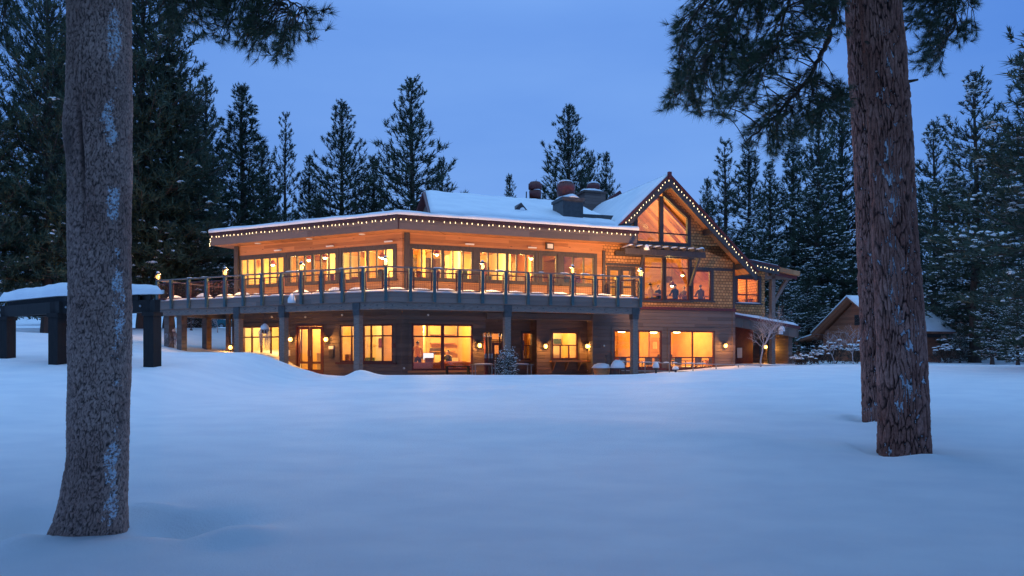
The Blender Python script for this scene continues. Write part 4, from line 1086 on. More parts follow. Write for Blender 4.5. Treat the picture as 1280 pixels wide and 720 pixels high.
def conifer(seed, H=20., RM=3.0, z0=.08, gap=.5, nb=6, snow=.12, blen=.40, bw=.062, nbl=16, shape=.85, droop=.30, sparse=1.0, clump=.52, wood=True):
    """returns (crown soup, branch soup): whorls of limbs with tufted twigs"""
    rs = np.random.RandomState(seed); cr = Soup(); wd = Soup()
    P = []; A = []; SP = []; SR = []; sa = []; sb = []; ra = []
    z = H * z0; zt = H * .995; zmul = 1.0
    while z < zt:
        t = (z - H * z0) / (H - H * z0)
        prof = (1 - t) ** shape * min(1, .45 + 2.6 * t)
        L0 = RM * prof + .22
        k = max(3, int(nb * (.65 + .5 * (1 - t)) + rs.uniform(-1, 1)))
        az0 = rs.uniform(0, 6.28)
        for j in range(k):
            if rs.rand() > sparse: continue
            az = az0 + 6.283 * j / k + rs.normal(0, .25)
            L = L0 * rs.uniform(.5, 1.2)
            el = (.75 * t ** 1.5 + .12 - .35 * (1 - t) * droop * 2) + rs.normal(0, .12)
            out = np.array([math.cos(az), math.sin(az), 0.])
            sidev = np.array([-math.sin(az), math.cos(az), 0.])
            n = max(2, int(L / clump))
            s = np.linspace(.22 if L > 1 else .1, 1, n)
            zz = z + rs.uniform(-.2, .2) * gap
            cz_ = L * (math.sin(el) * s - droop * .30 * s ** 2 + .28 * s ** 3 * (.6 + t))
            pts = np.outer(s * L * math.cos(el), out); pts[:, 2] = zz + cz_
            tang = np.gradient(pts, axis=0) if n > 1 else np.array([out])
            tang = norm(tang)
            base = np.array([0, 0, zz])
            path = np.vstack([base, pts])
            sa.append(path[:-1]); sb.append(path[1:]); ra.append(.012 + .018 * L0 * np.linspace(1, .3, n))
            P.append(pts); A.append(tang)
            # side twigs
            for q in range(n):
                tw = (1 - s[q]) * L * .55 + .22
                for sg in (-1, 1):
                    if rs.rand() < .12: continue
                    d = norm(tang[q] * .75 + sidev * sg * rs.uniform(.5, 1.0) + np.array([0, 0, rs.uniform(-.12, .28)]))
                    m = max(1, int(tw / clump))
                    for e in range(1, m + 1):
                        pp = pts[q] + d * tw * e / m * rs.uniform(.8, 1.15)
                        P.append(pp[None]); A.append(d[None])
                    sa.append(pts[q][None]); sb.append((pts[q] + d * tw)[None]); ra.append(np.array([.012]))
        z += gap * (1.0 - .45 * t) * rs.uniform(.8, 1.2)
    # leader
    lead = np.stack([np.zeros(4), np.zeros(4), np.linspace(H - .9, H, 4)], -1); P.append(lead); A.append(np.tile([0, 0, 1.], (4, 1)))
    P = np.concatenate(P); A = np.concatenate(A)
    P = P + rs.normal(0, .05, P.shape)
    up = A * .7 + np.array([0, 0, .55])
    pk = np.clip((H - P[:, 2]) / (.16 * H), .35, 1)
    for lo, hi, f in ((0, .6, .55), (.6, .99, .8), (.99, 2, 1.0)):
        q = (pk >= lo) & (pk < hi)
        if q.any(): cr.blades(P[q], norm(up[q]), nbl, blen * f, bw * (.6 + .4 * f), .55, rs, 0)
    if snow > 0:
        rr_ = np.linalg.norm(P[:, :2], axis=1)
        cl = .5 + .5 * np.sin(P[:, 0] * 1.7 + seed) * np.sin(P[:, 1] * 1.9 + seed * 2) + .5 * np.sin(P[:, 2] * 1.1 + P[:, 0])
        keep = rs.rand(len(P)) < 2.6 * np.clip(cl, 0, 1.2) * snow * (.35 + 1.1 * np.clip(1 - P[:, 2] / H, 0, 1))
        S = P[keep] + np.array([0, 0, blen * .40])
        cr.domes(S, rs.uniform(.35, 1.15, len(S)) * blen * (.34 + .20 * np.clip(cl[keep], 0, 1)), rs.uniform(.3, .7, len(S)) * blen * .38, rs)
    if wood: wd.stick(np.concatenate(sa), np.concatenate(sb), np.concatenate(ra), np.concatenate(ra) * .6, 0)
    return cr, wd
def trunk_arrays(H, r0, seed, n=9):
    rs = np.random.RandomState(seed); s = Soup()
    zs = np.linspace(-.8, H * .98, 22)
    c = np.stack([.06 * np.sin(zs * .4 + seed), .06 * np.cos(zs * .33 + seed), zs], -1)
    r = r0 * (1 - np.clip(zs / H, 0, 1)) ** .8 + .015
    r[0:2] *= 1.35
    ang = np.arange(n) * 2 * np.pi / n
    ring = c[:, None, :] + np.stack([np.outer(r, np.cos(ang)), np.outer(r, np.sin(ang)), np.zeros((len(zs), n))], -1)
    for j in range(n):
        q = (j + 1) % n
        s.tris(np.stack([ring[:-1, j], ring[:-1, q], ring[1:, q]], 1), 0); s.tris(np.stack([ring[:-1, j], ring[1:, q], ring[1:, j]], 1), 0)
    return s
VAR = []
for k, kw in enumerate([dict(RM=4.3, shape=.78, gap=.72, snow=.13), dict(RM=3.7, shape=.9, gap=.66, snow=.14, sparse=.86), dict(RM=2.7, shape=.75, gap=.8, snow=.12, sparse=.74, nb=5),
                        dict(RM=4.2, shape=.62, gap=.6, snow=.05, nb=7), dict(RM=4.0, shape=.9, gap=.62, snow=.52, droop=.55), dict(RM=3.3, shape=.85, gap=.66, snow=.55, sparse=.82, droop=.45),
                        dict(RM=4.3, shape=.75, gap=.78, snow=.36, sparse=.78, droop=.4)]):
    c, w = conifer(11 + k, **kw)
    t = trunk_arrays(20, .27, k)
    wv, wm = w.arrays(); tv, tm = t.arrays()
    VAR.append((c.mesh('pine_crown', [M['needle'], M['snow']]), tri_mesh('pine_trunk', np.concatenate([tv, wv]), np.concatenate([tm, wm]), [M['bark_far']])))
def pine(px, top, Y, var, label, wide=1.0, group='conifers behind the lodge', rot=None, nm='conifer'):
    p = at(px, 440, Y); g = tz(p.x, Y); ztop = at(px, top, Y).z
    H = ztop - g; s = H / 20
    r = thing(nm, (p.x, Y, g), label, 'tree', group)
    r.scale = (s ** .8 * wide, s ** .8 * wide, s); r.rotation_euler = (0, 0, (rng.uniform(0, 6.28) if rot is None else rot))
    for nm_, me in (('crown', VAR[var][0]), ('trunk', VAR[var][1])):
        o = bpy.data.objects.new(nm_, me); COL.objects.link(o); o.parent = r
    return r
BL = 'tall conifers at the left'; BM_ = 'conifers behind the lodge roof'; BR = 'conifers at the right'
for a in [
    (60, -60, 38, 3, 'tallest dark dense conifer at the left edge, behind the snowy pergola', .85, BL), (-14, 92, 36, 3, 'dark conifer cut off by the left edge of the picture', .9, BL),
    (88, 30, 46, 0, 'dark conifer just left of the near speckled trunk', 1.15, BL), (178, -80, 44, 3, 'dense dark conifer just right of the near speckled trunk', 1.0, BL), (118, 10, 50, 3, 'dark conifer mostly hidden by the near speckled trunk', 1.2, BL),
    (212, 40, 45, 3, 'dense dark conifer with a rounded top left of the deck end', 1.05, BL), (258, 103, 50, 0, 'conifer above the left end of the deck rail', .9, BL), (236, 130, 56, 3, 'dark conifer filling the gap above the left deck end', 1.1, BL),
    (303, 110, 53, 1, 'conifer with a thin pointed tip above the left end of the eave', 1.38, BM_), (328, 190, 60, 3, 'low bushy conifer between the thin-tipped and the narrow sparse tree', 1.0, BM_), (357, 145, 62, 2, 'narrow sparse conifer rising behind the left wing roof', .85, BM_),
    (387, 197, 63, 1, 'short conifer between the narrow sparse tree and the broad one', 1.0, BM_), (427, 133, 59, 0, 'broad clumpy conifer behind the middle of the left wing roof', 1.14, BM_), (466, 198, 64, 1, 'short conifer left of the tallest one behind the roof corner', 1.26, BM_),
    (515, 106, 60, 0, 'tallest conifer behind the roof corner', 1.20, BM_), (552, 200, 66, 1, 'low conifer at the left end of the upper snowy roof', .95, BM_), (637, 221, 74, 1, 'tiny conifer tip peeking over the roof ridge left of the flue', .8, BM_),
    (711, 139, 62, 0, 'big snowy conifer right behind the dark chimney', 1.20, BM_), (737, 196, 64, 3, 'dark conifer shoulder between the dark chimney and the clad chimney', .7, BM_), (758, 194, 67, 1, 'slim conifer behind the clad chimney', .85, BM_),
    (884, 226, 62, 1, 'shorter conifer just right of the gable peak', .9, BR), (906, 178, 64, 2, 'slim conifer right of the gable with a spiky top', 1.2, BR), (936, 176, 66, 5, 'slim conifer left of the foreground needles', 1.2, BR),
    (962, 205, 58, 4, 'snow-dappled conifer above the porch roof', 1.0, BR), (992, 165, 60, 5, 'snow-dappled conifer under the drooping foreground needles', 1.2, BR), (1022, 140, 56, 4, 'broad snow-dappled conifer left of the twin trunks', 1.0, BR),
    (1052, 118, 60, 0, 'tall conifer half hidden behind the twin trunks', 1.1, BR), (1150, 235, 66, 5, 'lower conifer just right of the twin trunks', 1.0, BR),
    (1168, 157, 52, 6, 'thin-tipped conifer right of the twin trunks', 1.0, BR), (1193, 215, 58, 5, 'mid-height conifer between the two tall right-hand ones', 1.1, BR), (1219, 97, 45, 6, 'tall open conifer near the right edge with a straight tip', 1.1, BR),
    (1254, 175, 50, 4, 'snow-laden conifer behind the tall open one', 1.1, BR), (1290, 60, 42, 6, 'tall conifer cut off by the right edge', 1.1, BR), (1240, 310, 40, 4, 'small snow-laden fir right of the dark far cabin', .8, BR), (1272, 345, 35, 4, 'small snow-laden fir at the right edge by the snow line', .9, BR),
    (1010, 330, 52, 4, 'small snow-heaped fir between the lodge and the small cabin', 1.3, BR), (978, 300, 49, 5, 'snow-heaped fir right behind the porch brace', 1.0, BR), (1200, 405, 44, 4, 'tiny snowy fir beside the small cabin', 1.0, BR)]:
    pine(*a)
# far woods closing the view
fw = Soup(); rs = np.random.RandomState(5)
for k in range(5):
    c, w = conifer(60 + k, H=17, RM=3.2, gap=.9, nb=5, snow=.2, blen=.62, bw=.13, nbl=7, clump=.62, wood=False); cv, cm = c.arrays()
    for q in range(13):
        x = -125 + (q * 5 + k) * 4.1 + rs.uniform(-2, 2); y = rs.uniform(88, 118)
        sc__ = rs.uniform(.75, 1.05); a = rs.uniform(0, 6.28); ca, sa_ = math.cos(a), math.sin(a)
        v = cv * sc__; v = np.stack([v[:, 0] * ca - v[:, 1] * sa_ + x, v[:, 0] * sa_ + v[:, 1] * ca + y, v[:, 2] + tz(x, y) - .3], -1)
        fw.v.append(v); fw.m.append(cm)
me = fw.mesh('far_woods', [M['needle'], M['snow']])
o = bpy.data.objects.new('far_woods', me); COL.objects.link(o); o['kind'] = 'stuff'; o['label'] = 'distant snowy conifer woods behind everything'

# ------------------------------------------------------------------ near pines
def worley(u, v, nu, seed):
    """cell noise periodic in u (nu cells); returns F1, F2-F1 and a random number per cell"""
    rs = np.random.RandomState(seed); nv = int(v.max()) + 4
    jx = rs.uniform(.1, .9, (nu, nv)); jy = rs.uniform(.1, .9, (nu, nv)); rid = rs.rand(nu, nv)
    iu = np.floor(u).astype(int); iv = np.floor(v).astype(int)
    f1 = np.full(u.shape, 9.); f2 = np.full(u.shape, 9.); idc = np.zeros(u.shape)
    for du in (-1, 0, 1):
        for dv in (-1, 0, 1):
            a = (iu + du) % nu; b = np.clip(iv + dv, 0, nv - 1)
            d = np.hypot(iu + du + jx[a, b] - u, iv + dv + jy[a, b] - v)
            nf1 = d < f1
            f2 = np.where(nf1, f1, np.minimum(f2, d)); idc = np.where(nf1, rid[a, b], idc); f1 = np.where(nf1, d, f1)
    return f1, f2 - f1, idc
def fbm(U, V, nu, seed, octv=4):
    out = np.zeros(U.shape); amp = .5
    for k in range(octv):
        n = nu * 2 ** k; rs = np.random.RandomState(seed * 31 + k); u = U * 2 ** k; v = V * 2 ** k; nv = int(v.max()) + 3
        g = rs.uniform(-1, 1, (n, nv)); iu = np.floor(u).astype(int); iv = np.clip(np.floor(v).astype(int), 0, nv - 2)
        fu = u - np.floor(u); fv = v - np.floor(v); fu = fu * fu * (3 - 2 * fu); fv = fv * fv * (3 - 2 * fv); a = iu % n; b = (iu + 1) % n
        out += amp * ((g[a, iv] * (1 - fu) + g[b, iv] * fu) * (1 - fv) + (g[a, iv + 1] * (1 - fu) + g[b, iv + 1] * fu) * fv); amp *= .55
    return out
def near_trunk(name, parent, path, mat, cw, chh, amp, seed, ztop, nseg=220, dz=.014, zfine=7.2, frost=None, bump=None, warp=1.0, scar=None, furrow=0):
    """path: list of (centre, radius) going up; bark plates are real relief"""
    pz = np.array([p[0].z for p in path]); pxx = np.array([p[0].x for p in path]); pyy = np.array([p[0].y for p in path]); pr_ = np.array([p[1] for p in path])
    zs = np.concatenate([np.arange(pz[0], zfine, dz), np.arange(zfine, ztop, .2)])
    cx = np.interp(zs, pz, pxx); cy = np.interp(zs, pz, pyy); rr = np.interp(zs, pz, pr_)
    th = np.linspace(0, 2 * np.pi, nseg, endpoint=False)
    TH, Z = np.meshgrid(th, zs)
    rm = pr_[len(pr_) // 2]; nu = max(6, int(round(2 * np.pi * rm / cw)))
    T0 = TH / (2 * np.pi); Zr = Z - zs[0]
    nb_ = max(6, nu // 3)
    wv = fbm(T0 * nb_, Zr / (chh * 2.4), nb_, seed); wz = fbm(T0 * nb_, Zr / (chh * 2.4), nb_, seed + 50)
    U = (T0 * nu + wv * 2.6 * warp) % nu; Vv = Zr / chh + 3 + wz * 2.2 * warp
    big = fbm(T0 * 5, Zr / .5, 5, seed + 7); fine = fbm(T0 * nu * 2, Zr / (chh * .35), nu * 2, seed + 90, 3)
    f1, e, pid = worley(U, Vv, nu, seed)
    _, e2, p2 = worley((U * 3) % (nu * 3), Vv * 2.3, nu * 3, seed + 9)
    crack = smooth(.0, .26, e + .10 * fine)
    disp = amp * (crack - .6) + amp * .45 * (pid - .5) + amp * .28 * (smooth(.02, .3, e2) - .5) + amp * .5 * fine + .012 * big
    rad = rr[:, None] + disp + .012 * np.sin(2 * TH + Z * .8 + seed)
    fro = np.zeros_like(TH) if frost is None else np.clip(frost(TH, Z) + .34 * fbm(T0 * 14, Zr / .12, 14, seed + 21, 4), 0, .62)
    if furrow: fro = np.clip(fro + furrow * (1 - crack) * np.clip(.55 + 2.4 * fbm(T0 * 14, Zr / .40, 14, seed + 33, 4) - .1, 0, 1), 0, .72)
    if scar is not None: crack = crack * (1 - scar(TH, Z))
    if bump is not None: rad = rad + bump(TH, Z)
    X = cx[:, None] + rad * np.cos(TH); Y_ = cy[:, None] + rad * np.sin(TH)
    org = np.array(ROOT[parent.name])
    V = np.stack([X, Y_, Z], -1).reshape(-1, 3) - org
    n = nseg; m = len(zs)
    idx = np.arange(m * n).reshape(m, n); nxt = np.roll(idx, -1, 1)
    F = np.stack([idx[:-1], nxt[:-1], nxt[1:], idx[1:]], -1).reshape(-1, 4)
    me = bpy.data.meshes.new(name); me.from_pydata(V.tolist(), [], F.tolist()); me.polygons.foreach_set('use_smooth', [True] * len(F)); me.materials.append(mat)
    for nm, arr in (('crack', crack * (.6 + .4 * smooth(.02, .3, e2))), ('plate', .25 * pid + .2 * p2 + .55 * np.clip(.5 + 1.1 * big, 0, 1)), ('frost', fro)):
        at_ = me.attributes.new(nm, 'FLOAT', 'POINT'); at_.data.foreach_set('value', np.clip(arr, 0, 1).astype(np.float32).ravel())
    o = bpy.data.objects.new(name, me); COL.objects.link(o); o.parent = parent; return o
def inpoly(x, y, poly):
    c = False; n = len(poly); j = n - 1
    for i in range(n):
        xi, yi = poly[i]; xj, yj = poly[j]
        if (yi > y) != (yj > y) and x < (xj - xi) * (y - yi) / (yj - yi) + xi: c = not c
        j = i
    return c
def spray(parent, limbs, polys, ndens, seed, nlen, nw, nper, twig_r=.006, snowp=.1, gaps=(), droop=.5):
    """needle tufts on twigs that leave the given limbs; limbs are 3-D polylines, polys bound where the tufts hang (row/column at a depth range)"""
    rs = np.random.RandomState(seed); wd = Soup(); cr = Soup(); org = np.array(ROOT[parent.name])
    LP = []; LR = []
    lim = MB()
    for pts, r0, r1 in limbs:
        pts = [np.array(p) for p in pts]
        # smooth polyline
        tt = np.linspace(0, len(pts) - 1, (len(pts) - 1) * 8 + 1); A = np.array(pts)
        fine = np.stack([np.interp(tt, np.arange(len(pts)), A[:, k]) for k in range(3)], -1)
        for _ in range(3): fine[1:-1] = (fine[:-2] + 2 * fine[1:-1] + fine[2:]) / 4
        fine[1:-1] += rs.normal(0, .012, fine[1:-1].shape)
        lim.tube([Vector(p) for p in fine], list(np.linspace(r0, r1, len(fine))), 7)
        LP.append(fine)
    LP = np.concatenate(LP)
    P = []; A_ = []; sa = []; sb = []; ra = []
    for poly, y0, y1, dens in polys:
        xs_ = [p[0] for p in poly]; ys_ = [p[1] for p in poly]
        area = abs(sum(poly[i][0] * poly[(i + 1) % len(poly)][1] - poly[(i + 1) % len(poly)][0] * poly[i][1] for i in range(len(poly)))) / 2
        n = int(area * dens * ndens); c = 0; tries = 0
        while c < n and tries < n * 30:
            tries += 1
            x = rs.uniform(min(xs_), max(xs_)); y = rs.uniform(min(ys_), max(ys_))
            if not inpoly(x, y, poly) or any(((x - gx_) / rx_) ** 2 + ((y - gy_) / ry_) ** 2 < 1 for gx_, gy_, rx_, ry_ in gaps): continue
            c += 1
            T_ = np.array(at(x, y, rs.uniform(y0, y1)))
            d = np.linalg.norm(LP - T_ - np.array([0, 0, .25]), axis=1); q = int(np.argmin(d + rs.uniform(0, .25, len(d))))
            B = LP[q]; v = T_ - B; L = np.linalg.norm(v)
            s = np.linspace(0, 1, 7)[:, None]
            path = B + v * s + np.array([0, 0, 1]) * (np.sin(s * np.pi) * .16 * L) + rs.normal(0, .02 * L, 3) * np.sin(s * np.pi)
            sa.append(path[:-1]); sb.append(path[1:]); ra.append(twig_r * (1.9 - 1.2 * s[:-1, 0]) * (.7 + .5 * min(L, 1.5)))
            tang = norm(np.gradient(path, axis=0))
            P.append(path[-1:]); A_.append(tang[-1:])
            k = 3 if L > .5 else 2
            for e in range(1, k):
                P.append(path[-1 - e:len(path) - e] if e else path[-1:]); A_.append(tang[-1 - e:len(path) - e])
            # forked twiglets
            for e in range(2):
                b = path[-2 - e]; dd = norm(tang[-2 - e] + rs.normal(0, .55, 3) + np.array([0, 0, -.1])); tl = rs.uniform(.5, 1.1) * nlen * 1.6
                P.append((b + dd * tl)[None]); A_.append(dd[None]); sa.append(b[None]); sb.append((b + dd * tl)[None]); ra.append(np.array([twig_r * .6]))
    P = np.concatenate(P); A_ = np.concatenate(A_)
    cr.blades(P, norm(A_ * .7 + np.array([0, 0, .38]) + rs.normal(0, .15, A_.shape)), nper, nlen, nw, .46, rs, 0, .22)
    if snowp:
        k = rs.rand(len(P)) < snowp; S = P[k] + np.array([0, 0, nlen * .25])
        cr.domes(S, rs.uniform(.3, .7, len(S)) * nlen * .55, rs.uniform(.3, .6, len(S)) * nlen * .4, rs)
    wd.stick(np.concatenate(sa), np.concatenate(sb), np.concatenate(ra), np.concatenate(ra) * .75, 0)
    V, m = cr.arrays(); me = tri_mesh('crown', V - np.tile(org, (len(V), 1)), m, [M['needle_fg'], M['snow']])
    o = bpy.data.objects.new('crown', me); COL.objects.link(o); o.parent = parent
    V, m = wd.arrays(); me = tri_mesh('twigs', V - org, m, [M['twig']]); t = bpy.data.objects.new('twigs', me); COL.objects.link(t); t.parent = parent
    lim.build('limb', M['twig'], parent, True)
def high_crown(parent, base, z0, H, RM, seed):
    """the part of the tree above the picture: real foliage that shades the snow"""
    c, w = conifer(seed, H=H, RM=RM, z0=z0 / H, gap=.8, nb=5, snow=.05, blen=.55, bw=.06, nbl=9, clump=.6, droop=.5)
    V, m = c.arrays(); wv, wm = w.arrays(); off = np.array(base) - np.array(ROOT[parent.name])
    me = tri_mesh('upper_crown', np.concatenate([V, wv]) + off, np.concatenate([m, wm + 2]), [M['needle_fg'], M['snow'], M['twig']])
    o = bpy.data.objects.new('upper_crown', me); COL.objects.link(o); o.parent = parent

# left pine
Y = LT[1]; g = tz(*LT)
lp_ = thing('near_pine', (LT[0], Y, g), 'near speckled pine with frost patches on its trunk at the left', 'tree', 'near pines framing the view')
A = lambda px, py, w, Y=Y: (at(px, py, Y + w / FPX * Y / 2), w / 2 / FPX * Y / math.sqrt(1 + ((px - 640) / FPX) ** 2) * 1.03)
def nzarr(TH, Z, f, s):
    return (np.sin(TH * 2.1 * f + Z * 1.3 * f + s) * np.sin(Z * 2.3 * f - TH * 1.7 * f + s * 2) + .5 * np.sin(TH * 5.3 * f + Z * 3.9 * f + s * 3) * np.sin(Z * 7.1 * f - TH * 3.3 * f)) / 1.5
def frost_left(TH, Z):
    a = np.angle(np.exp(1j * (TH - (-.50))))
    band = np.exp(-(a / .42) ** 2)
    blob = lambda py, h, aa, w, k: k * np.exp(-((Z - at(0, py, 5.4).z) / h) ** 2 - (np.angle(np.exp(1j * (TH - aa))) / w) ** 2)
    return np.clip(.44 * band + blob(135, .16, -.78, .26, .75) + blob(20, .2, -.55, .3, .5) + blob(375, .2, -.40, .3, .5) + blob(590, .16, -.72, .2, .5) + blob(655, .1, -.70, .28, .55) + blob(250, .12, -.6, .22, .4) + .02, 0, .62)
def bump_left(TH, Z):
    a = np.angle(np.exp(1j * (TH + 2.45))); zc_ = at(0, 150, 5.5).z
    b = .030 * np.exp(-((Z - zc_) / .22) ** 2 - (a / .45) ** 2)
    a2 = np.angle(np.exp(1j * (TH + 1.68 + .12 * np.sin((Z - zc_) * 3))))
    b -= .035 * np.exp(-((Z - zc_ + .18) / .5) ** 2 - (a2 / .09) ** 2)
    a3 = np.angle(np.exp(1j * (TH + 2.6))); zb_ = g
    b += .035 * np.exp(-np.clip(Z - zb_, 0, 9) / .3) * np.exp(-(a3 / .7) ** 2)
    return b
def scar_left(TH, Z):
    zc_ = at(0, 150, 5.5).z; a2 = np.angle(np.exp(1j * (TH + 1.68 + .12 * np.sin((Z - zc_) * 3))))
    return np.exp(-((Z - zc_ + .18) / .42) ** 2 - (a2 / .07) ** 2) + .7 * np.exp(-((Z - zc_ + .12) / .17) ** 2 - (np.angle(np.exp(1j * (TH + 2.1))) / .22) ** 2)
near_trunk('trunk', lp_, [A(110, 720, 112), A(112, 675, 106), A(116, 650, 95), A(119, 620, 87), A(123, 560, 82), A(126, 400, 83), A(125, 250, 81), A(124, 0, 78), (at(123, -900, Y), .2), (at(124, -2600, Y + .3), .05)], M['bark_left'], .023, .066, .0090, 3, 18, nseg=260, dz=.011, zfine=4.6, warp=.8, frost=frost_left, bump=bump_left, scar=scar_left)
LY0, LY1 = 6.2, 7.4
spray(lp_, [([at(128, -560, 5.9), at(190, -300, 6.2), at(250, -120, 6.6), at(320, -30, 6.8), at(345, -5, 6.9), at(372, 20, 6.9)], .035, .008), ([at(250, -120, 6.6), at(230, -60, 6.5), at(205, -5, 6.4), at(200, 15, 6.4)], .018, .006), ([at(320, -30, 6.8), at(355, 0, 7), at(385, 12, 7.1), at(405, 18, 7.1)], .012, .004), ([at(120, -600, 5.6), at(40, -300, 5.2), at(8, -60, 5.0), at(5, 20, 5.0)], .025, .006)],
      [([(208, -60), (206, 28), (225, 42), (255, 46), (292, 56), (320, 78), (340, 70), (350, 80), (362, 84), (368, 70), (385, 50), (398, 55), (393, 40), (372, 25), (352, 10), (345, -60)], LY0, LY1, 1), ([(385, 5), (412, 14), (412, 24), (390, 24)], 6.8, 7.2, .8), ([(-14, -20), (14, -20), (16, 15), (9, 55), (-14, 60)], 4.7, 5.3, .5)],
      .0125, 21, .105, .0042, 40, .0045, .015)
high_crown(lp_, (LT[0], Y, g), 7.0, 20, 5.5, 77)

# right pines
def frost_right(TH, Z):
    a = np.angle(np.exp(1j * (TH + 2.0)))
    return np.clip(.20 + .10 * np.exp(-(a / .5) ** 2) - .10 * smooth(3, 5.5, Z), 0, .50)
for (bx, by), lab, pts, seed in ((RT1, 'front near pine trunk of the pair at the right', [(1131, 640, 76), (1130, 570, 69), (1129, 500, 65), (1128, 455, 64), (1117, 260, 53), (1111, 144, 50), (1100, 0, 49), (1080, -300, 44), (1050, -900, 26)], 5),
                                 (RT2, 'rear near pine trunk of the pair at the right, partly hidden', [(1105, 570, 54), (1104, 537, 51), (1102, 455, 48), (1089, 180, 46), (1080, 0, 46), (1070, -200, 40), (1050, -700, 22)], 8)):
    r = thing('near_pine', (bx, by, tz(bx, by)), lab, 'tree', 'near pines framing the view')
    near_trunk('trunk', r, [A(px, py, w, by) for px, py, w in pts], M['bark_right'], .044, .32, .030, seed, by * 1.25, nseg=300, dz=.016, warp=.62, furrow=.52, zfine=by * .56 + 1.2, frost=frost_right)
    if seed == 5:
        G = [(962, 112, 16, 14), (1046, 78, 12, 16), (985, 150, 10, 8), (1010, 35, 7, 9), (930, 20, 6, 7), (945, 130, 12, 8)]
        spray(r, [([at(1072, -250, 10.6), at(1052, -60, 10.9), at(1043, 20, 11), at(1030, 62, 11), at(1012, 98, 11), at(985, 128, 10.9), at(960, 155, 10.8), at(932, 178, 10.7)], .06, .012),
                  ([at(1012, 98, 11), at(1020, 125, 11.2), at(1035, 145, 11.3)], .025, .008), ([at(1050, -60, 10.9), at(990, -60, 10.5), at(940, -20, 10.3), at(905, 40, 10.2), at(875, 90, 10.2), at(845, 120, 10.2)], .045, .010),
                  ([at(990, -60, 10.5), at(985, 0, 10.3), at(970, 60, 10.2), at(950, 95, 10.2)], .03, .008), ([at(940, -20, 10.3), at(890, -10, 10), at(860, 30, 9.9), at(850, 60, 9.9)], .03, .008)],
              [([(870, -60), (848, 20), (838, 55), (845, 95), (828, 128), (836, 140), (850, 125), (868, 148), (880, 140), (905, 150), (935, 140), (955, 95), (985, 95), (1000, 70), (1030, 60), (1055, 40), (1056, -60)], 9.6, 11.6, 1), ([(925, 170), (935, 188), (960, 198), (985, 175), (1010, 170), (1035, 160), (1058, 150), (1058, 110), (1015, 88), (985, 105), (955, 130), (938, 160)], 10.4, 11.6, 1.1)],
              .0125, 31, .15, .0058, 42, .006, .018, G)
        high_crown(r, (bx, by, tz(bx, by)), 9.0, 24, 6.0, 78)
    else:
        spray(r, [([at(1080, -250, 12.8), at(1110, -100, 12.5), at(1160, -60, 12.2), at(1190, -20, 12), at(1195, 30, 12), at(1172, 70, 12)], .05, .01), ([at(1160, -60, 12.2), at(1190, -30, 12), at(1215, 10, 11.9)], .02, .007)],
              [([(1128, -60), (1130, 40), (1142, 62), (1150, 90), (1163, 98), (1178, 92), (1180, 60), (1190, 45), (1205, 52), (1222, 42), (1218, 28), (1200, 12), (1192, -60)], 11.6, 12.8, 1), ([(1205, -10), (1235, -8), (1228, 4), (1208, 4)], 11.8, 12.2, .8)],
              .0155, 32, .155, .006, 42, .006, .02, [(1160, 25, 8, 7), (1195, 25, 7, 8)])
        high_crown(r, (bx, by, tz(bx, by)), 9.5, 24, 5.0, 79)
c_, w_ = conifer(91, H=20, RM=4.6, z0=.27, gap=.7, nb=7, snow=.08, blen=.55, bw=.075, nbl=12, clump=.6, droop=.4)  # unseen pines, added outside the frame to darken the near snow
cm_ = c_.mesh('pine_crown', [M['needle'], M['snow']])
wv_, wm_ = w_.arrays(); tv_, tm_ = trunk_arrays(20, .3, 2).arrays(); tk_ = tri_mesh('pine_trunk', np.concatenate([tv_, wv_]), np.concatenate([tm_, wm_]), [M['bark_far']])
for x_, y_, s_, lab in ((-4.6, -2.0, 1.05, 'tall unseen pine added for shade behind the viewer, near the speckled pine'), (4.4, -2.6, 1.1, 'tall unseen pine added for shade behind the viewer, near the twin trunks'), (-.4, -6.5, 1.2, 'tall unseen pine added for shade straight behind the viewer'), (9.0, 4.6, 1.0, 'tall unseen pine added for shade beyond the twin trunks, beside the viewer'), (-8.2, 3.2, 1.0, 'tall unseen pine added for shade left of the speckled pine, beside the viewer')):
    r = thing('shade_pine', (x_, y_, tz(x_, y_)), lab, 'tree', 'unseen pines added to shade the near snow'); r.scale = (s_,) * 3; r.rotation_euler = (0, 0, x_)
    for nm_, me in (('crown', cm_), ('trunk', tk_)):
        o = bpy.data.objects.new(nm_, me); COL.objects.link(o); o.parent = r
for py, th_, l_, r_ in ((106, -1.35, .16, .02), (330, -1.2, .05, .03), (60, -2.7, .1, .02), (210, -2.1, .04, .035), (420, -1.7, .035, .03)):
    par = bpy.data.objects['near_pine.001']; z_ = at(0, py, 10).z; k = (1130 - (570 - py) * .052 - 640) / FPX * 10.05
    c_ = Vector((k, 10.05, z_)); d_ = Vector((math.cos(th_ + .0), math.sin(th_), .12)); d_ = Vector((.95, -.3, .1)) if th_ == -1.35 else d_
    MB().tube([c_ + d_ * .22, c_ + d_ * (.27 + l_ * .6), c_ + d_ * (.27 + l_)], [r_ * 1.4, r_, r_ * .7], 7).build('branch_stub', M['twig'], par, True)
# a pine standing just outside the frame, its snowy limbs reach in
pine(1345, -60, 24, 6, 'pine beyond the right edge whose snowy boughs reach in', 1.35, 'conifers at the right', .6)
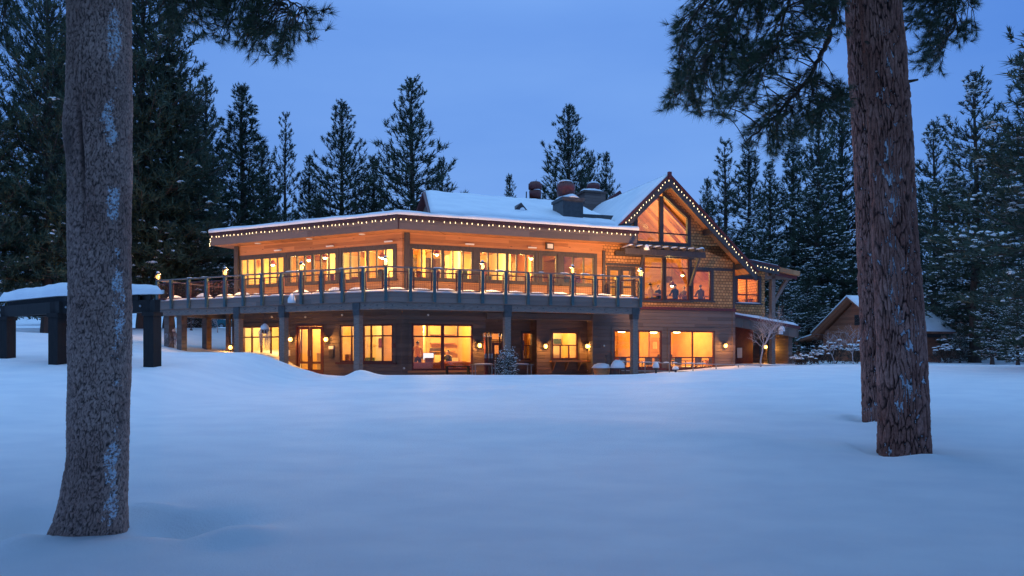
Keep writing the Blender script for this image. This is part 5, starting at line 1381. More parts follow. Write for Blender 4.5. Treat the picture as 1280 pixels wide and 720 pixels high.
# ------------------------------------------------------------------ black timber pergola at the left
def P2(px, Y): p = at(px, 440, Y); return np.array([p.x, p.y])
fl_, fr_, bl_ = P2(72, 21.3), P2(190.5, 20.6), P2(9, 23.3); brr = bl_ + fr_ - fl_
pc = (fl_ + brr) / 2; gz_ = tz(pc[0], pc[1])
pg = thing('pergola', (pc[0], pc[1], gz_), 'black timber shelter with a thick rounded snow roof, left side', 'pergola')
FPa = math.degrees(math.atan2(fr_[1] - fl_[1], fr_[0] - fl_[0])); FP = Frame(fl_[0], fl_[1], FPa)
wP = float(np.linalg.norm(fr_ - fl_)); qv = bl_ - fl_; vP = float(qv @ np.array(FP.vx)); uP = float(qv @ np.array(FP.ux))
ztp = 2.86
for c in (fl_, fr_, bl_, brr):
    o = MB(); u = float((c - fl_) @ np.array(FP.ux)); v = float((c - fl_) @ np.array(FP.vx))
    o.box(FP, u - .17, u + .17, v - .17, v + .17, tz(*c) - .4, ztp - .3); o.box(FP, u - .2, u + .2, v - .2, v + .2, ztp - .3, ztp - .18)
    o.build('post', M['black'], pg)
def pq(u, v): return Vector((*(fl_ + np.array(FP.ux) * (u + uP * v / vP) + np.array(FP.vx) * v), 0))
bm2 = MB()
for (a, b) in ((pq(-.2, 0), pq(wP + .2, 0)), (pq(-.2, vP), pq(wP + .2, vP)), (pq(0, -.1), pq(0, vP + .1)), (pq(wP, -.1), pq(wP, vP + .1))):
    zo = -.02 if a.y == b.y else 0
    bm2.bar(a + Vector((0, 0, ztp)), b + Vector((0, 0, ztp)), .16, .36)
bm2.build('beam', M['black'], pg)
for t in (.12, .38, .64, .9):
    q_ = pq(wP * t, 0) + Vector((0, 0, ztp)) - Vector((*FP.vx, 0)) * .08; MB().tube([q_, q_ - Vector((*FP.vx, 0)) * .03], .035, 8).build('bolt', M['steel'], pg)
rr2 = MB()
for k in range(8):
    t = (k + .5) / 8 * wP; rr2.bar(pq(t, -.1) + Vector((0, 0, ztp + .26)), pq(t, vP + .1) + Vector((0, 0, ztp + .26)), .07, .15)
rr2.build('rafter', M['black'], pg)
snow_plane('snow_cap', pg, lambda s, t: pq(-.2 + (wP + .4) * s, -.12 + (vP + .24) * t) + Vector((0, 0, ztp + .34)), 26, 26, .34, 31)
bm2 = MB()
for dz in (.02, .24): bm2.bar(FL.p(uDL + .1, .2, 3.6 + dz), FL.p(uDL + 1.0, -1.0, 3.45 + dz), .05, .05)
bm2.build('stair_rail', M['rail'], deck)

# ------------------------------------------------------------------ small cabin
FC = Frame(23.9, 44.0, 20); zg = .55
cab = thing('cabin', FC.p(2.7, 3, zg), 'small dark wooden cabin with a steep snowy roof, behind the twin trunks', 'cabin')
cl_, cv_, ze, zr = 5.4, 6.4, 2.75, 5.1
cw_ = MB(); cw_.box(FC, .35, cl_ - .35, .5, cv_ - .5, zg - .5, ze)
M['cabin'] = mat_planks('cabin_boards', (.25, .085, .045), (.46, .17, .09), w=.2, gap=.08, depth=.03)
g3 = [FC.p(.35, .5, ze), FC.p(.35, cv_ - .5, ze), FC.p(.35, cv_ / 2, zr - .25)]
cw_.prism(g3, Vector((*FC.ux, 0)) * (cl_ - .7), 0, [(.5, ze), (cv_ - .5, ze), (cv_ / 2, zr)])
cw_.build('wall', M['cabin'], cab)
cr_ = MB(); s_ = (zr - ze) / (cv_ / 2)
for a, b in (((0, ze - .05), (cv_ / 2, zr)), ((cv_, ze - .05), (cv_ / 2, zr))):
    cr_.prism([FC.p(-.25, a[0], a[1]), FC.p(-.25, b[0], b[1]), FC.p(-.25, b[0], b[1] + .14), FC.p(-.25, a[0], a[1] + .14)], Vector((*FC.ux, 0)) * (cl_ + .5))
crf = cr_.build('roof', M['cabin'], cab)
snow_plane('roof_snow', crf, lambda s, t: FC.p(-.28 + (cl_ + .56) * s, -.05 + (cv_ / 2 + .05) * t, ze + .08 + (zr - ze + .05) * t), 14, 10, .22, 41)
snow_plane('roof_snow', crf, lambda s, t: FC.p(-.28 + (cl_ + .56) * s, cv_ + .05 - (cv_ / 2 + .05) * t, ze + .08 + (zr - ze + .05) * t), 14, 10, .22, 42)
lp2 = MB(); lp2.prism([FC.p(-.2, cv_ - .1, ze - .15), FC.p(-.2, cv_ + 1.9, ze - .65), FC.p(-.2, cv_ + 1.9, ze - .5), FC.p(-.2, cv_ - .1, ze)], Vector((*FC.ux, 0)) * 4)
lp2.box(FC, -.1, .1, cv_ + 1.5, cv_ + 1.7, zg - .5, ze - .55)
lpo = lp2.build('side_porch', M['cabin'], cab)
snow_plane('roof_snow', lpo, lambda s, t: FC.p(-.2 + 4 * s, cv_ - .1 + 2.05 * t, ze + .01 - .5 * t), 8, 6, .2, 43)
cwn = MB(); cwn.box(FC, .31, .36, cv_ / 2 - .75, cv_ / 2 - .1, 3.3, 4.0); cwo = cwn.build('window', M['trim'], cab)
MB().box(FC, .29, .305, cv_ / 2 - .70, cv_ / 2 - .15, 3.35, 3.95).build('pane', M['glass'], cwo)
MB().box(FC, 4.3, 4.6, .46, .495, 1.3, 1.55).build('notice', M['white'], cab)
MB().box(FC, .6, 5, .44, .495, ze - .28, ze - .06).build('trim_board', M['trim'], cab)
# far dark cabin
F2 = Frame(34.2, 56, 12); zg = 1.0
fc2 = thing('cabin', F2.p(3, 3, zg), 'dark brown cabin half hidden among snowy firs at the far right', 'cabin')
w_ = MB().box(F2, 0, 6.5, 0, 5, zg - .5, 3.3); w_.prism([F2.p(0, 0, 3.3), F2.p(6.5, 0, 3.3), F2.p(3.25, 0, 4.7)], Vector((*F2.vx, 0)) * 5); w_.build('wall', M['cabin'], fc2)
r_ = MB()
for a, b in ((-.5, 3.25), (7.0, 3.25)):
    r_.prism([F2.p(a, -.4, 3.12), F2.p(b, -.4, 4.74), F2.p(b, -.4, 4.9), F2.p(a, -.4, 3.28)], Vector((*F2.vx, 0)) * 5.8)
r2o = r_.build('roof', M['trim'], fc2)
for k, (a, b) in enumerate(((-.5, 3.25), (7.0, 3.25))): snow_plane('roof_snow', r2o, lambda s, t, a=a, b=b: F2.p(a + (b - a) * s, -.42 + 5.8 * t, 3.3 + 1.6 * s), 10, 10, .2, 50 + k)
w_ = MB().box(F2, 1, 2.2, -.03, -.002, 1.9, 2.9).build('window', M['trim'], fc2)
sh = MB().box(F2, -.6, 5, -1.3, -.01, 1.75, 1.9).box(F2, -.5, -.35, -1.2, -1.05, .3, 1.75).box(F2, 4.7, 4.85, -1.2, -1.05, .3, 1.75).build('porch', M['cabin'], fc2)
snow_plane('porch_snow', sh, lambda s, t: F2.p(-.65 + 5.7 * s, -1.35 + 1.3 * t, 1.9), 14, 5, .3, 61)

# ------------------------------------------------------------------ parked vehicle behind the deck
cp = at(267, 440, 80); zc_ = tz(cp.x, 80)
FK = Frame(cp.x + 2.2, 80.0, 172); car = thing('parked_car', (cp.x, 80, zc_), 'dark teal car with snow on its roof, seen under the deck', 'car')
M['carpaint'] = mat_noise('teal_paint', (.02, .09, .105), (.03, .12, .135), 3, .25, 0, metal=.3)
M['rubber'] = mat_noise('rubber', (.012, .012, .012), (.02, .02, .02), 9, .8, .1)
M['carglass'] = mat_noise('dark_glass', (.012, .016, .02), (.02, .025, .03), 3, .08, 0)
M['tail'] = mat_noise('tail_lens', (.5, .02, .015), (.6, .04, .03), 9, .2, 0)
hw = .9; z0 = zc_ - .1
side = [(0, .35), (.05, .95), (.15, 1.05), (1.0, 1.12), (1.45, 1.65), (3.3, 1.72), (4.2, 1.15), (4.45, 1.1), (4.5, .4), (4.3, .3), (.2, .3)]
def carsec(mb, pts, inset, w):
    mb.prism([FK.p(u, -w + inset(z), z0 + z) for u, z in pts], (0, 0, 0)) if False else None
    n = len(pts); A_ = [FK.p(u, -w + inset(z), z0 + z) for u, z in pts]; B_ = [FK.p(u, w - inset(z), z0 + z) for u, z in pts]
    mb.face(A_); mb.face(B_[::-1])
    for i in range(n): j = (i + 1) % n; mb.face([A_[j], A_[i], B_[i], B_[j]])
ins = lambda z: .03 + max(0, z - 1.0) * .28
cb_ = MB(); carsec(cb_, side, ins, hw); body = cb_.build('body', M['carpaint'], car)
gl_ = MB(); carsec(gl_, [(1.12, 1.14), (1.5, 1.58), (3.25, 1.63), (3.98, 1.17)], lambda z: ins(z) - .012, hw); gl_.build('side_window', M['carglass'], car)
MB().face([FK.p(1.05, -.72, z0 + 1.165), FK.p(1.05, .72, z0 + 1.165), FK.p(1.41, .6, z0 + 1.62), FK.p(1.41, -.6, z0 + 1.62)]).face([FK.p(3.40, -.6, z0 + 1.68), FK.p(3.40, .6, z0 + 1.68), FK.p(4.16, .72, z0 + 1.2), FK.p(4.16, -.72, z0 + 1.2)]).build('windscreen', M['carglass'], car)
for u in (.85, 3.65):
    for s in (-1, 1):
        wl_ = MB().tube([FK.p(u, s * (hw - .2), z0 + .34), FK.p(u, s * (hw + .01), z0 + .34)], .34, 18).build('wheel', M['rubber'], car)
        MB().tube([FK.p(u, s * (hw + .0), z0 + .34), FK.p(u, s * (hw + .02), z0 + .34)], .2, 14).build('rim', M['steel'], wl_)
for s in (-1, 1): MB().box(FK, 4.47, 4.53, s * .62 - .14, s * .62 + .14, z0 + .85, z0 + 1.05).build('tail_light', M['tail'], car)
snow_plane('roof_snow', car, lambda s, t: FK.p(1.5 + 1.8 * s, -.68 + 1.36 * t, z0 + 1.66 + .06 * s), 8, 6, .13, 71)
snow_plane('bonnet_snow', car, lambda s, t: FK.p(.15 + .85 * s, -.8 + 1.6 * t, z0 + 1.03 + .08 * s), 6, 6, .12, 72)

# ------------------------------------------------------------------ pipe railing, frosted tree, shrubs
rl = thing('pipe_railing', FR.p(16, 1.2, .4), 'low grey pipe railing along the snow below the orange windows', 'railing')
ur0, ur1 = FR.u(775, 1.2), FR.u(1003, 1.2)
k = 0; u = ur0
ztr = lambda u: 1.02 - .028 * (u - ur0)
mb = MB()
for dz in (0, -.42): mb.tube([FR.p(ur0 + (ur1 - ur0) * t, 1.2, ztr(ur0 + (ur1 - ur0) * t) + dz) for t in (0, .25, .5, .75, 1)], .022, 6)
mb.build('pipe', M['steel'], rl)
while u <= ur1 + .01:
    MB().tube([FR.p(u, 1.2, -.2), FR.p(u, 1.2, ztr(u))], .024, 6).build('post', M['steel'], rl); u += (ur1 - ur0) / 8
sn = MB()
for i in range(26):
    u = rng.uniform(ur0, ur1); sn.dome(FR.p(u, 1.2, ztr(u) + .016), rng.uniform(.08, .3), .03, rng.uniform(.02, .05), i, 8, 2, rot=R(20))
sn.build('snow_strip', M['snow'], rl, True)

def bare_tree(name, base, H, label, seed, levels=5, spread=.55, mat='frosty', r0=.05, cat='tree', group=None, first=.35):
    rs = random.Random(seed); r = thing(name, base, label, cat, group); mb = MB(); tk = MB()
    def grow(p, d, L, rad, lev, target):
        n = 4; pts = [p]; q = p; dd = d
        for i in range(n):
            dd = (dd + Vector((rs.gauss(0, .12), rs.gauss(0, .12), rs.gauss(0.03, .08)))).normalized(); q = q + dd * (L / n); pts.append(q)
        target.tube(pts, [rad * (1 - .35 * i / n) for i in range(n + 1)], 5 if lev > 2 else 3)
        if lev == 0: return
        for i in range(rs.choice((3, 4)) if lev > 1 else 3):
            b = pts[rs.choice((2, 3, 4))] if lev < levels else pts[-1 - (i % 2)]
            ax = Vector((rs.gauss(0, 1), rs.gauss(0, 1), rs.gauss(0, .6))).normalized()
            nd = (dd * (1 - spread * .6) + ax * spread * 1.1 + Vector((0, 0, .12))).normalized()
            grow(b, nd, L * rs.uniform(.55, .85), rad * .58, lev - 1, mb)
    grow(Vector(base) + Vector((0, 0, -.3)), Vector((0, 0, 1)), H * first + .3, r0, levels, tk)
    tk.build('trunk', M[mat], r, True); mb.build('branch', M[mat], r, True)
    return r
p = at(951, 462, 34.5); bare_tree('frosted_tree', (p.x, p.y, tz(p.x, p.y)), 3.3, 'small bare tree with frosted twigs lit orange beside the side entrance', 4, 5, .66, r0=.05, first=.30)
for px, py, Y, H, sd, lab in ((1045, 452, 41.5, 2.6, 12, 'frosted shrub against the cabin gable, left one'), (1066, 453, 41, 3.0, 14, 'frosted multi-stemmed shrub right beside the rear pine trunk'), (272, 440, 44, 2.2, 15, 'thin bare sapling in the snow under the deck')):
    p = at(px, py, Y); bare_tree('frosted_shrub', (p.x, p.y, tz(p.x, p.y)), H, lab, sd, 4, .6, r0=.035, cat='shrub', first=.3)
# snow-heaped bushes before the cabin
def bush(px, py, Y, w, h, label, seed):
    p = at(px, py, Y); g = tz(p.x, p.y); r = thing('snowy_bush', (p.x, p.y, g), label, 'bush', 'snow-heaped bushes by the small cabin')
    rs = np.random.RandomState(seed); n = 150
    P = rs.normal(0, 1, (n, 3)) * [w * .33, w * .33, h * .26] + [0, 0, h * .45]; P[:, 2] = np.abs(P[:, 2])
    s = Soup(); s.blades(P, norm(P + [0, 0, .3]), 9, .22, .03, .7, rs, 0)
    k = P[:, 2] > h * .66; S = P[k]; s.domes(S, rs.uniform(.06, .17, len(S)), rs.uniform(.04, .10, len(S)), rs)
    o = bpy.data.objects.new('foliage', s.mesh('foliage', [M['twig'], M['snow']])); COL.objects.link(o); o.parent = r
for a in ((1022, 440, 42, .7, .8, 'snow-heaped bush at the cabin side porch', 1), (1043, 440, 42.5, 1.0, 1.25, 'tall snow-heaped bush under the cabin gable', 2), (1072, 442, 43, 1.0, 1.2, 'snow-heaped bush beside the rear pine trunk', 3), (1182, 445, 44, 1.1, 1.2, 'low snowy bush at the cabin right corner', 4), (1204, 446, 48, 1.6, 1.4, 'low snowy bush before the far dark cabin', 5), (1002, 448, 40, 1.0, .5, 'low snow mound bush between lodge and small cabin', 6)): bush(*a)

# young snow-crusted fir before the deck post
p = at(633.5, 467, 28.6)
def small_fir(p, H, label, seed):
    r = thing('small_fir', p, label, 'tree'); c, w = conifer(seed, H=H, RM=.19, z0=.05, gap=.13, nb=6, snow=1.0, blen=.075, bw=.012, nbl=6, clump=.1, droop=.4)
    V, m = c.arrays(); o = bpy.data.objects.new('crown', tri_mesh('crown', V, m, [M['needle'], M['snow']])); COL.objects.link(o); o.parent = r
    wv, wm = w.arrays(); t, tm = trunk_arrays(H, .03, 1, 6).arrays(); o = bpy.data.objects.new('trunk', tri_mesh('trunk', np.concatenate([t, wv]), np.concatenate([tm, wm]), [M['bark_far']])); COL.objects.link(o); o.parent = r
small_fir((p.x, p.y, tz(p.x, p.y) - .02), .95, 'tiny snow-crusted fir standing before the middle deck post', 3)

# hanging baskets with frozen trailing stems
def basket(fr, px, v, ztop, L, label, seed):
    rs = random.Random(seed); u = fr.u(px, v); p = fr.p(u, v, ztop); r = thing('hanging_basket', p, label, 'basket', 'frozen hanging baskets under the deck')
    b = MB(); c = p - Vector((0, 0, .75))
    for k in range(3):
        a = k * 2.1; b.tube([p, c + Vector((.2 * math.cos(a), .2 * math.sin(a), 0))], .006, 4)
    b.build('chain', M['trim'], r)
    MB().lathe(c, [(.06, -.18), (.16, -.1), (.2, 0), (.19, .02)], 12).build('bowl', M['twig'], r, True)
    st = MB()
    for k in range(46):
        a = rs.uniform(0, 6.28); rr = .2; q = c + Vector((rr * math.cos(a), rr * math.sin(a), .02)); l = rs.uniform(.4, 1) * L
        st.tube([q, q + Vector((.08 * math.cos(a), .08 * math.sin(a), -.15)), q + Vector((.05 * math.cos(a + .5) + rs.gauss(0, .04), .05 * math.sin(a), -.15 - l * .5)), q + Vector((rs.gauss(0, .09), rs.gauss(0, .09), -l))], [.008, .008, .007, .004], 4)
    st.build('stems', M['frosty'], r); MB().dome(c + Vector((0, 0, .0)), .2, .2, .3, seed, 12, 4).build('snow', M['snow'], r, True)
basket(FL, 331, .4, 3.28, 1.0, 'frozen hanging basket with trailing stems before the leftmost lit window', 3)
basket(FL, 213.5, .4, 3.28, 1.0, 'frozen hanging basket at the dark left end of the deck', 5)

# skis on a rack by the yellow door
for k, (px, c) in enumerate(((605, 'maroon'), (609.5, 'trim'), (613, 'trim'), (624, 'black'))):
    u, z = FR.uz(px, 418, VW - .1)
    r = thing('ski', FR.p(u, VW - .1, .5), ('dark red ski leaning left of the yellow door', 'first dark ski beside the red one by the yellow door', 'second dark ski, nearest the yellow door edge', 'black ski leaning in front of the yellow door')[k], 'ski', 'skis leaning by the yellow door')
    mb = MB()
    prof = [(0, .3), (.02, .9), (.06, 1.6), (.10, z - .12), (.05, z), (-.03, z + .07)]
    for (d0, z0_), (d1, z1_) in zip(prof, prof[1:]): mb.bar(FR.p(u, VW - .35 + d0 * 2, z0_), FR.p(u, VW - .35 + d1 * 2, z1_), .075, .02, up=(0, 1, 0))
    mb.build('blade', M[c], r); b = MB().box(FR, u - .045, u + .045, VW - .36, VW - .25, 1.2, 1.42); b.build('binding', M['steel'], r)
    MB().box(FR, u - .05, u + .05, VW - .20, VW - .11, z - .12, z + .05).build('tip', M['white'], r)
# slatted tables
def table(fr, px0, px1, py, v, label, h=.72):
    u0, z = fr.uz(px0, py, v); u1, _ = fr.uz(px1, py, v); r = thing('patio_table', fr.p((u0 + u1) / 2, v + .3, z - h), label, 'table', 'patio tables before the recess')
    t = MB()
    for k in range(5): t.box(fr, u0, u1, v + k * .13, v + k * .13 + .11, z - .04, z)
    t.build('tabletop', M['beam'], r)
    for u in (u0 + .1, u1 - .1):
        for w in (v + .05, v + .55): MB().tube([fr.p(u, w, z - h - .3), fr.p(u, w, z - .04)], .025, 6).build('leg', M['steel'], r)
    MB().dome(fr.p((u0 + u1) / 2, v + .3, z), (u1 - u0) * .4, .22, .05, 3, 12, 3, rot=R(20)).build('snow', M['snow'], r, True)
table(FR, 592, 622, 455.5, 1.6, 'slatted table before the shop lamp')
table(FR, 640, 667, 455.5, 1.9, 'slatted table under the narrow lit window')
bn = thing('bench', FR.p(FR.u(555, 2.2), 2.2, .35), 'thin black bench standing outside the shop window', 'bench')
u0, z = FR.uz(559, 458, 2.0); u1 = FR.u(588, 2.0); MB().box(FR, u0, u1, 2.0, 2.4, z - .03, z + .01).build('seat', M['black'], bn)
for u in (u0 + .04, u1 - .04): MB().box(FR, u - .02, u + .02, 2.02, 2.38, z - .7, z - .03).build('leg', M['black'], bn)
# planter, snow-capped chair and stumps by the right deck post
u = FR.u(752, .9); p = FR.p(u, .9, .35); r = thing('planter', p, 'low wooden planter heaped with snow, lit orange by the wall lamp', 'planter')
MB().lathe(p, [(.3, -.1), (.38, .18), (.40, .42), (.36, .43), (.3, .36)], 14).build('tub', M['cedar'], r, True); MB().dome(p + Vector((0, 0, .38)), .5, .42, .24, 2, 16, 4).build('snow', M['snow'], r, True)
MB().lathe(p + Vector((.25, .1, .5)), [(.07, 0), (.06, .2), (.05, .42), (.08, .46), (.06, .52)], 10).build('stake', M['trim'], r)
u = FR.u(773, .3); p = FR.p(u, .3, .35); r = thing('patio_chair', p, 'round-backed patio chair buried under a dome of snow beside the planter', 'chair')
MB().box(FR, u - .3, u + .3, .1, .6, .68, .74).build('seat', M['trim'], r)
for a in (-.27, .27):
    for b in (.13, .57): MB().box(FR, u + a - .025, u + a + .025, b - .025, b + .025, 0, .68).build('leg', M['trim'], r)
MB().box(FR, u - .32, u + .32, .56, .61, .74, 1.0).build('backrest', M['trim'], r); MB().dome(FR.p(u, .34, .742), .36, .30, .38, 6, 18, 5, rot=R(20)).build('snow', M['snow'], r, True)
for px, h, lab in ((820, .34, 'dark post light capped with snow right of the deck post'), (844.5, .12, 'small snow-capped post light poking from the drift')):
    u = FR.u(px, .2); p = FR.p(u, .2, .45); r = thing('post_light', p, lab, 'post light', 'post lights along the snow edge')
    MB().lathe(p, [(.05, -.2), (.05, .15), (.13, .17), (.13, .15 + h * .4), (.05, .2 + h * .4)], 10).build('body', M['trim'], r, True); MB().dome(p + Vector((0, 0, .15 + h * .4)), .17, .17, .10 + h * .55, 4, 12, 4).build('snow_cap', M['snow'], r, True)
# small wall things
for fr, px, py, v, w, h, mt, nm, lab in ((FL, 414.5, 434.5, VW, .30, .16, 'white', 'wall_sign', 'small blank white sign by the maroon double door'), (FL, 414.5, 443.5, VW, .28, .36, 'trim', 'meter_box', 'dark wall box below the white sign'), (FL, 493.5, 432, VW, .12, .2, 'red_metal', 'alarm_bell', 'small red bell box by the building corner'),
                                        (FR, 924, 441, VN, .36, .62, 'white', 'notice', 'white notice on the dark red entrance wall'), (FL, 360, 441, VW, .3, .3, 'white', 'notice_board', 'pale notice left of the maroon double door')):
    u, z = fr.uz(px, py, v); r = thing(nm, fr.p(u, v, z), lab, nm.replace('_', ' '))
    MB().box(fr, u - w / 2, u + w / 2, v - .05, v - .004, z - h / 2, z + h / 2).build('board', M[mt], r); MB().box(fr, u - w / 2 - .02, u + w / 2 + .02, v - .03, v - .003, z + h / 2, z + h / 2 + .03).build('rim', M['trim'], r)
# poles and young plants poking from the slope under the deck
p = at(239, 440, 43); r = thing('snow_pole', (p.x, p.y, tz(p.x, p.y)), 'thin dark pole standing in the snow under the deck', 'pole'); g = tz(p.x, p.y)
MB().tube([(p.x, p.y, g - .3), (p.x, p.y, 3.9)], .035, 8).build('shaft', M['trim'], r); MB().lathe((p.x, p.y, g), [(.09, -.1), (.09, .05), (.04, .08)], 8).build('base', M['trim'], r)
p = at(243, 422, 48); r = thing('conifer', (p.x, p.y, tz(p.x, p.y)), 'dark bare tree trunk seen under the deck left of the car', 'tree')
t, tm = trunk_arrays(16, .42, 4).arrays(); o = bpy.data.objects.new('trunk', tri_mesh('trunk', t, tm, [M['bark_far']])); COL.objects.link(o); o.parent = r
o = bpy.data.objects.new('crown', VAR[4][0]); COL.objects.link(o); o.parent = r; o.scale = (.8, .8, .75)
for k, (px, py) in enumerate(((235, 421), (252, 423), (262, 422))):
    Y = 46 + k; p = at(px, py, Y); small_fir((p.x, p.y, tz(p.x, p.y)), .9, ('leftmost tiny dark sapling on the slope under the deck', 'middle tiny dark sapling on the slope under the deck', 'right tiny dark sapling below the tail light of the car')[k], 20 + k)

# ------------------------------------------------------------------ furniture and people seen through the glass
def chair_t(fr, u, v, z, label, back=1):
    r = thing('dining_chair', fr.p(u, v, z), label, 'chair', 'dining chairs inside the lodge')
    MB().box(fr, u - .22, u + .22, v - .22, v + .22, z + .43, z + .47).build('seat', M['wood_in'], r)
    MB().box(fr, u - .22, u + .22, v + back * .20, v + back * .24, z + .5, z + .95).build('backrest', M['trim'], r)
    for a in (-.19, .19):
        for b in (-.19, .19): MB().box(fr, u + a - .02, u + a + .02, v + b - .02, v + b + .02, z, z + .43).build('leg', M['trim'], r)
def table_in(fr, u, v, z, label, w=.5):
    r = thing('dining_table', fr.p(u, v, z), label, 'table', 'tables inside the lodge')
    MB().box(fr, u - w, u + w, v - .4, v + .4, z + .71, z + .75).build('tabletop', M['wood_in'], r)
    for a in (-w + .06, w - .06):
        for b in (-.34, .34): MB().box(fr, u + a - .025, u + a + .025, v + b - .025, v + b + .025, z, z + .71).build('leg', M['trim'], r)
M['skin'] = mat_noise('skin', (.45, .26, .17), (.55, .33, .22), 6, .55, 0)
M['hair'] = mat_noise('dark_hair', (.015, .010, .008), (.035, .022, .015), 30, .6, .1)
M['c_black'] = mat_noise('black_cloth', (.012, .012, .014), (.025, .025, .028), 20, .8, .1)
M['c_amber'] = mat_noise('amber_cloth', (.55, .28, .04), (.65, .36, .07), 20, .8, .1)
M['c_brown'] = mat_noise('brown_cloth', (.10, .055, .04), (.16, .09, .06), 20, .8, .1)
M['c_jean'] = mat_noise('denim', (.03, .04, .07), (.05, .065, .10), 30, .8, .1)
M['cushion'] = mat_noise('rust_cushion', (.55, .12, .03), (.68, .18, .05), 12, .8, .1)
def person(fr, u, v, z, yaw, label, sit, top, legs, arms='table', hair=True):
    """one continuous skinned figure; local +Y is forward"""
    r = thing('person', fr.p(u, v, z), label, 'person'); hp = .50 if sit else .93
    J = {'pelvis': (0, 0, hp, .15), 'belly': (0, .01, hp + .18, .14), 'chest': (0, .0, hp + .38, .155), 'neck0': (0, .0, hp + .52, .075), 'neck': (0, .01, hp + .59, .055), 'head': (0, .03, hp + .68, .09), 'crown': (0, .015, hp + .80, .075), 'nose': (0, .115, hp + .69, .018)}
    E = [('pelvis', 'belly'), ('belly', 'chest'), ('chest', 'neck0'), ('neck0', 'neck'), ('neck', 'head'), ('head', 'crown'), ('head', 'nose')]
    for s, n in ((-1, 'l'), (1, 'r')):
        J['sh' + n] = (s * .18, 0, hp + .47, .065); E.append(('neck0', 'sh' + n))
        if arms == 'table': J['el' + n] = (s * .25, .10, hp + .22, .045); J['wr' + n] = (s * .15, .36, hp + .26, .032); J['ha' + n] = (s * .11, .46, hp + .27, .035)
        else: J['el' + n] = (s * .24, -.02, hp + .19, .045); J['wr' + n] = (s * .22, .14, hp + .02, .032); J['ha' + n] = (s * .20, .21, hp - .05, .035)
        E += [('sh' + n, 'el' + n), ('el' + n, 'wr' + n), ('wr' + n, 'ha' + n)]
        J['hi' + n] = (s * .10, .0, hp - .05, .10); E.append(('pelvis', 'hi' + n))
        if sit: J['kn' + n] = (s * .12, .44, hp - .0, .065); J['an' + n] = (s * .12, .42, .09, .045)
        else: J['kn' + n] = (s * .11, .02, .50, .065); J['an' + n] = (s * .11, -.01, .09, .045)
        J['to' + n] = (s * .13, (.58 if sit else .15), .04, .035); E += [('hi' + n, 'kn' + n), ('kn' + n, 'an' + n), ('an' + n, 'to' + n)]
    names = list(J); me = bpy.data.meshes.new('body'); me.from_pydata([J[k][:3] for k in names], [(names.index(a), names.index(b)) for a, b in E], [])
    o = bpy.data.objects.new('body', me); COL.objects.link(o)
    o.modifiers.new('s', 'SKIN'); sk = me.skin_vertices[0].data
    for i, k in enumerate(names): sk[i].radius = (J[k][3], J[k][3]); sk[i].use_root = k == 'pelvis'
    o.modifiers.new('d', 'SUBSURF').levels = 1
    dg = bpy.context.evaluated_depsgraph_get(); m2 = bpy.data.meshes.new_from_object(o.evaluated_get(dg)); bpy.data.objects.remove(o)
    m2.name = 'body'; m2.materials.clear()
    for k in (top, legs, 'skin'): m2.materials.append(M[k])
    for f in m2.polygons:
        c = f.center; f.use_smooth = True
        f.material_index = 2 if c.z > hp + .57 or (arms == 'table' and c.y > .37 and c.z > hp + .1) or (arms != 'table' and abs(c.x) > .13 and c.y > .15 and c.z > hp - .15 and not sit) else (1 if c.z < hp + .06 else 0)
    b = bpy.data.objects.new('body', m2); COL.objects.link(b); b.parent = r
    hm = MB().dome((0, -.012, hp + .715), .078, .092, .125, 3, 14, 5); h = hm.build('hair', M['hair'], None, True); h.parent = r
    fm = MB()
    for s in (-1, 1): fm.lathe((s * .035, .108, hp + .71), [(.003, -.008), (.009, 0), (.003, .008)], 6)
    e = fm.build('eye', M['hair'], None); e.parent = r
    r.rotation_euler = (0, 0, R(yaw)); return r
zf = 3.94
for px, v, lab in ((816, 4.45, 'table behind the left gable window'), (846, 4.6, 'table behind the middle gable window'), (877, 4.5, 'table behind the right gable window'), (935, 5.6, 'table in the small window right of the gable')):
    table_in(FR, FR.u(px, v), v, zf, lab)
person(FR, FR.u(822, 5.1), 5.0, zf, 200, 'seated diner in black behind the left gable window', True, 'c_black', 'c_black')
person(FR, FR.u(813, 4.0), 4.0, zf, -60, 'seated diner in amber behind the left gable window', True, 'c_amber', 'c_jean')
person(FR, FR.u(845, 4.0), 4.1, zf, 20, 'diner in black with back to the middle gable window', True, 'c_black', 'c_black')
person(FR, FR.u(855, 5.1), 5.1, zf, 160, 'diner in brown facing out of the middle gable window', True, 'c_brown', 'c_black')
person(FR, FR.u(876, 3.95), 3.98, zf, 15, 'dark-haired diner in brown behind the right gable window', True, 'c_brown', 'c_black')
for px, v, b, lab in ((822, 5.0, 1, 'chair under the diner in black, left gable window'), (845, 4.1, -1, 'chair with its back to the middle gable window'), (876, 3.98, -1, 'chair with its back to the right gable window')):
    pass
zg0 = .28
person(FR, FR.u(522, 4.9), 4.9, zg0, 10, 'person in an amber top standing in the shop window', False, 'c_amber', 'c_jean', 'down')
person(FR, FR.u(560, 5.6), 5.6, zg0, 150, 'person in black seated at the shop table', True, 'c_black', 'c_black')
table_in(FR, FR.u(566, 5.0), 5.0, zg0, 'table in the shop beside the seated person', .6)
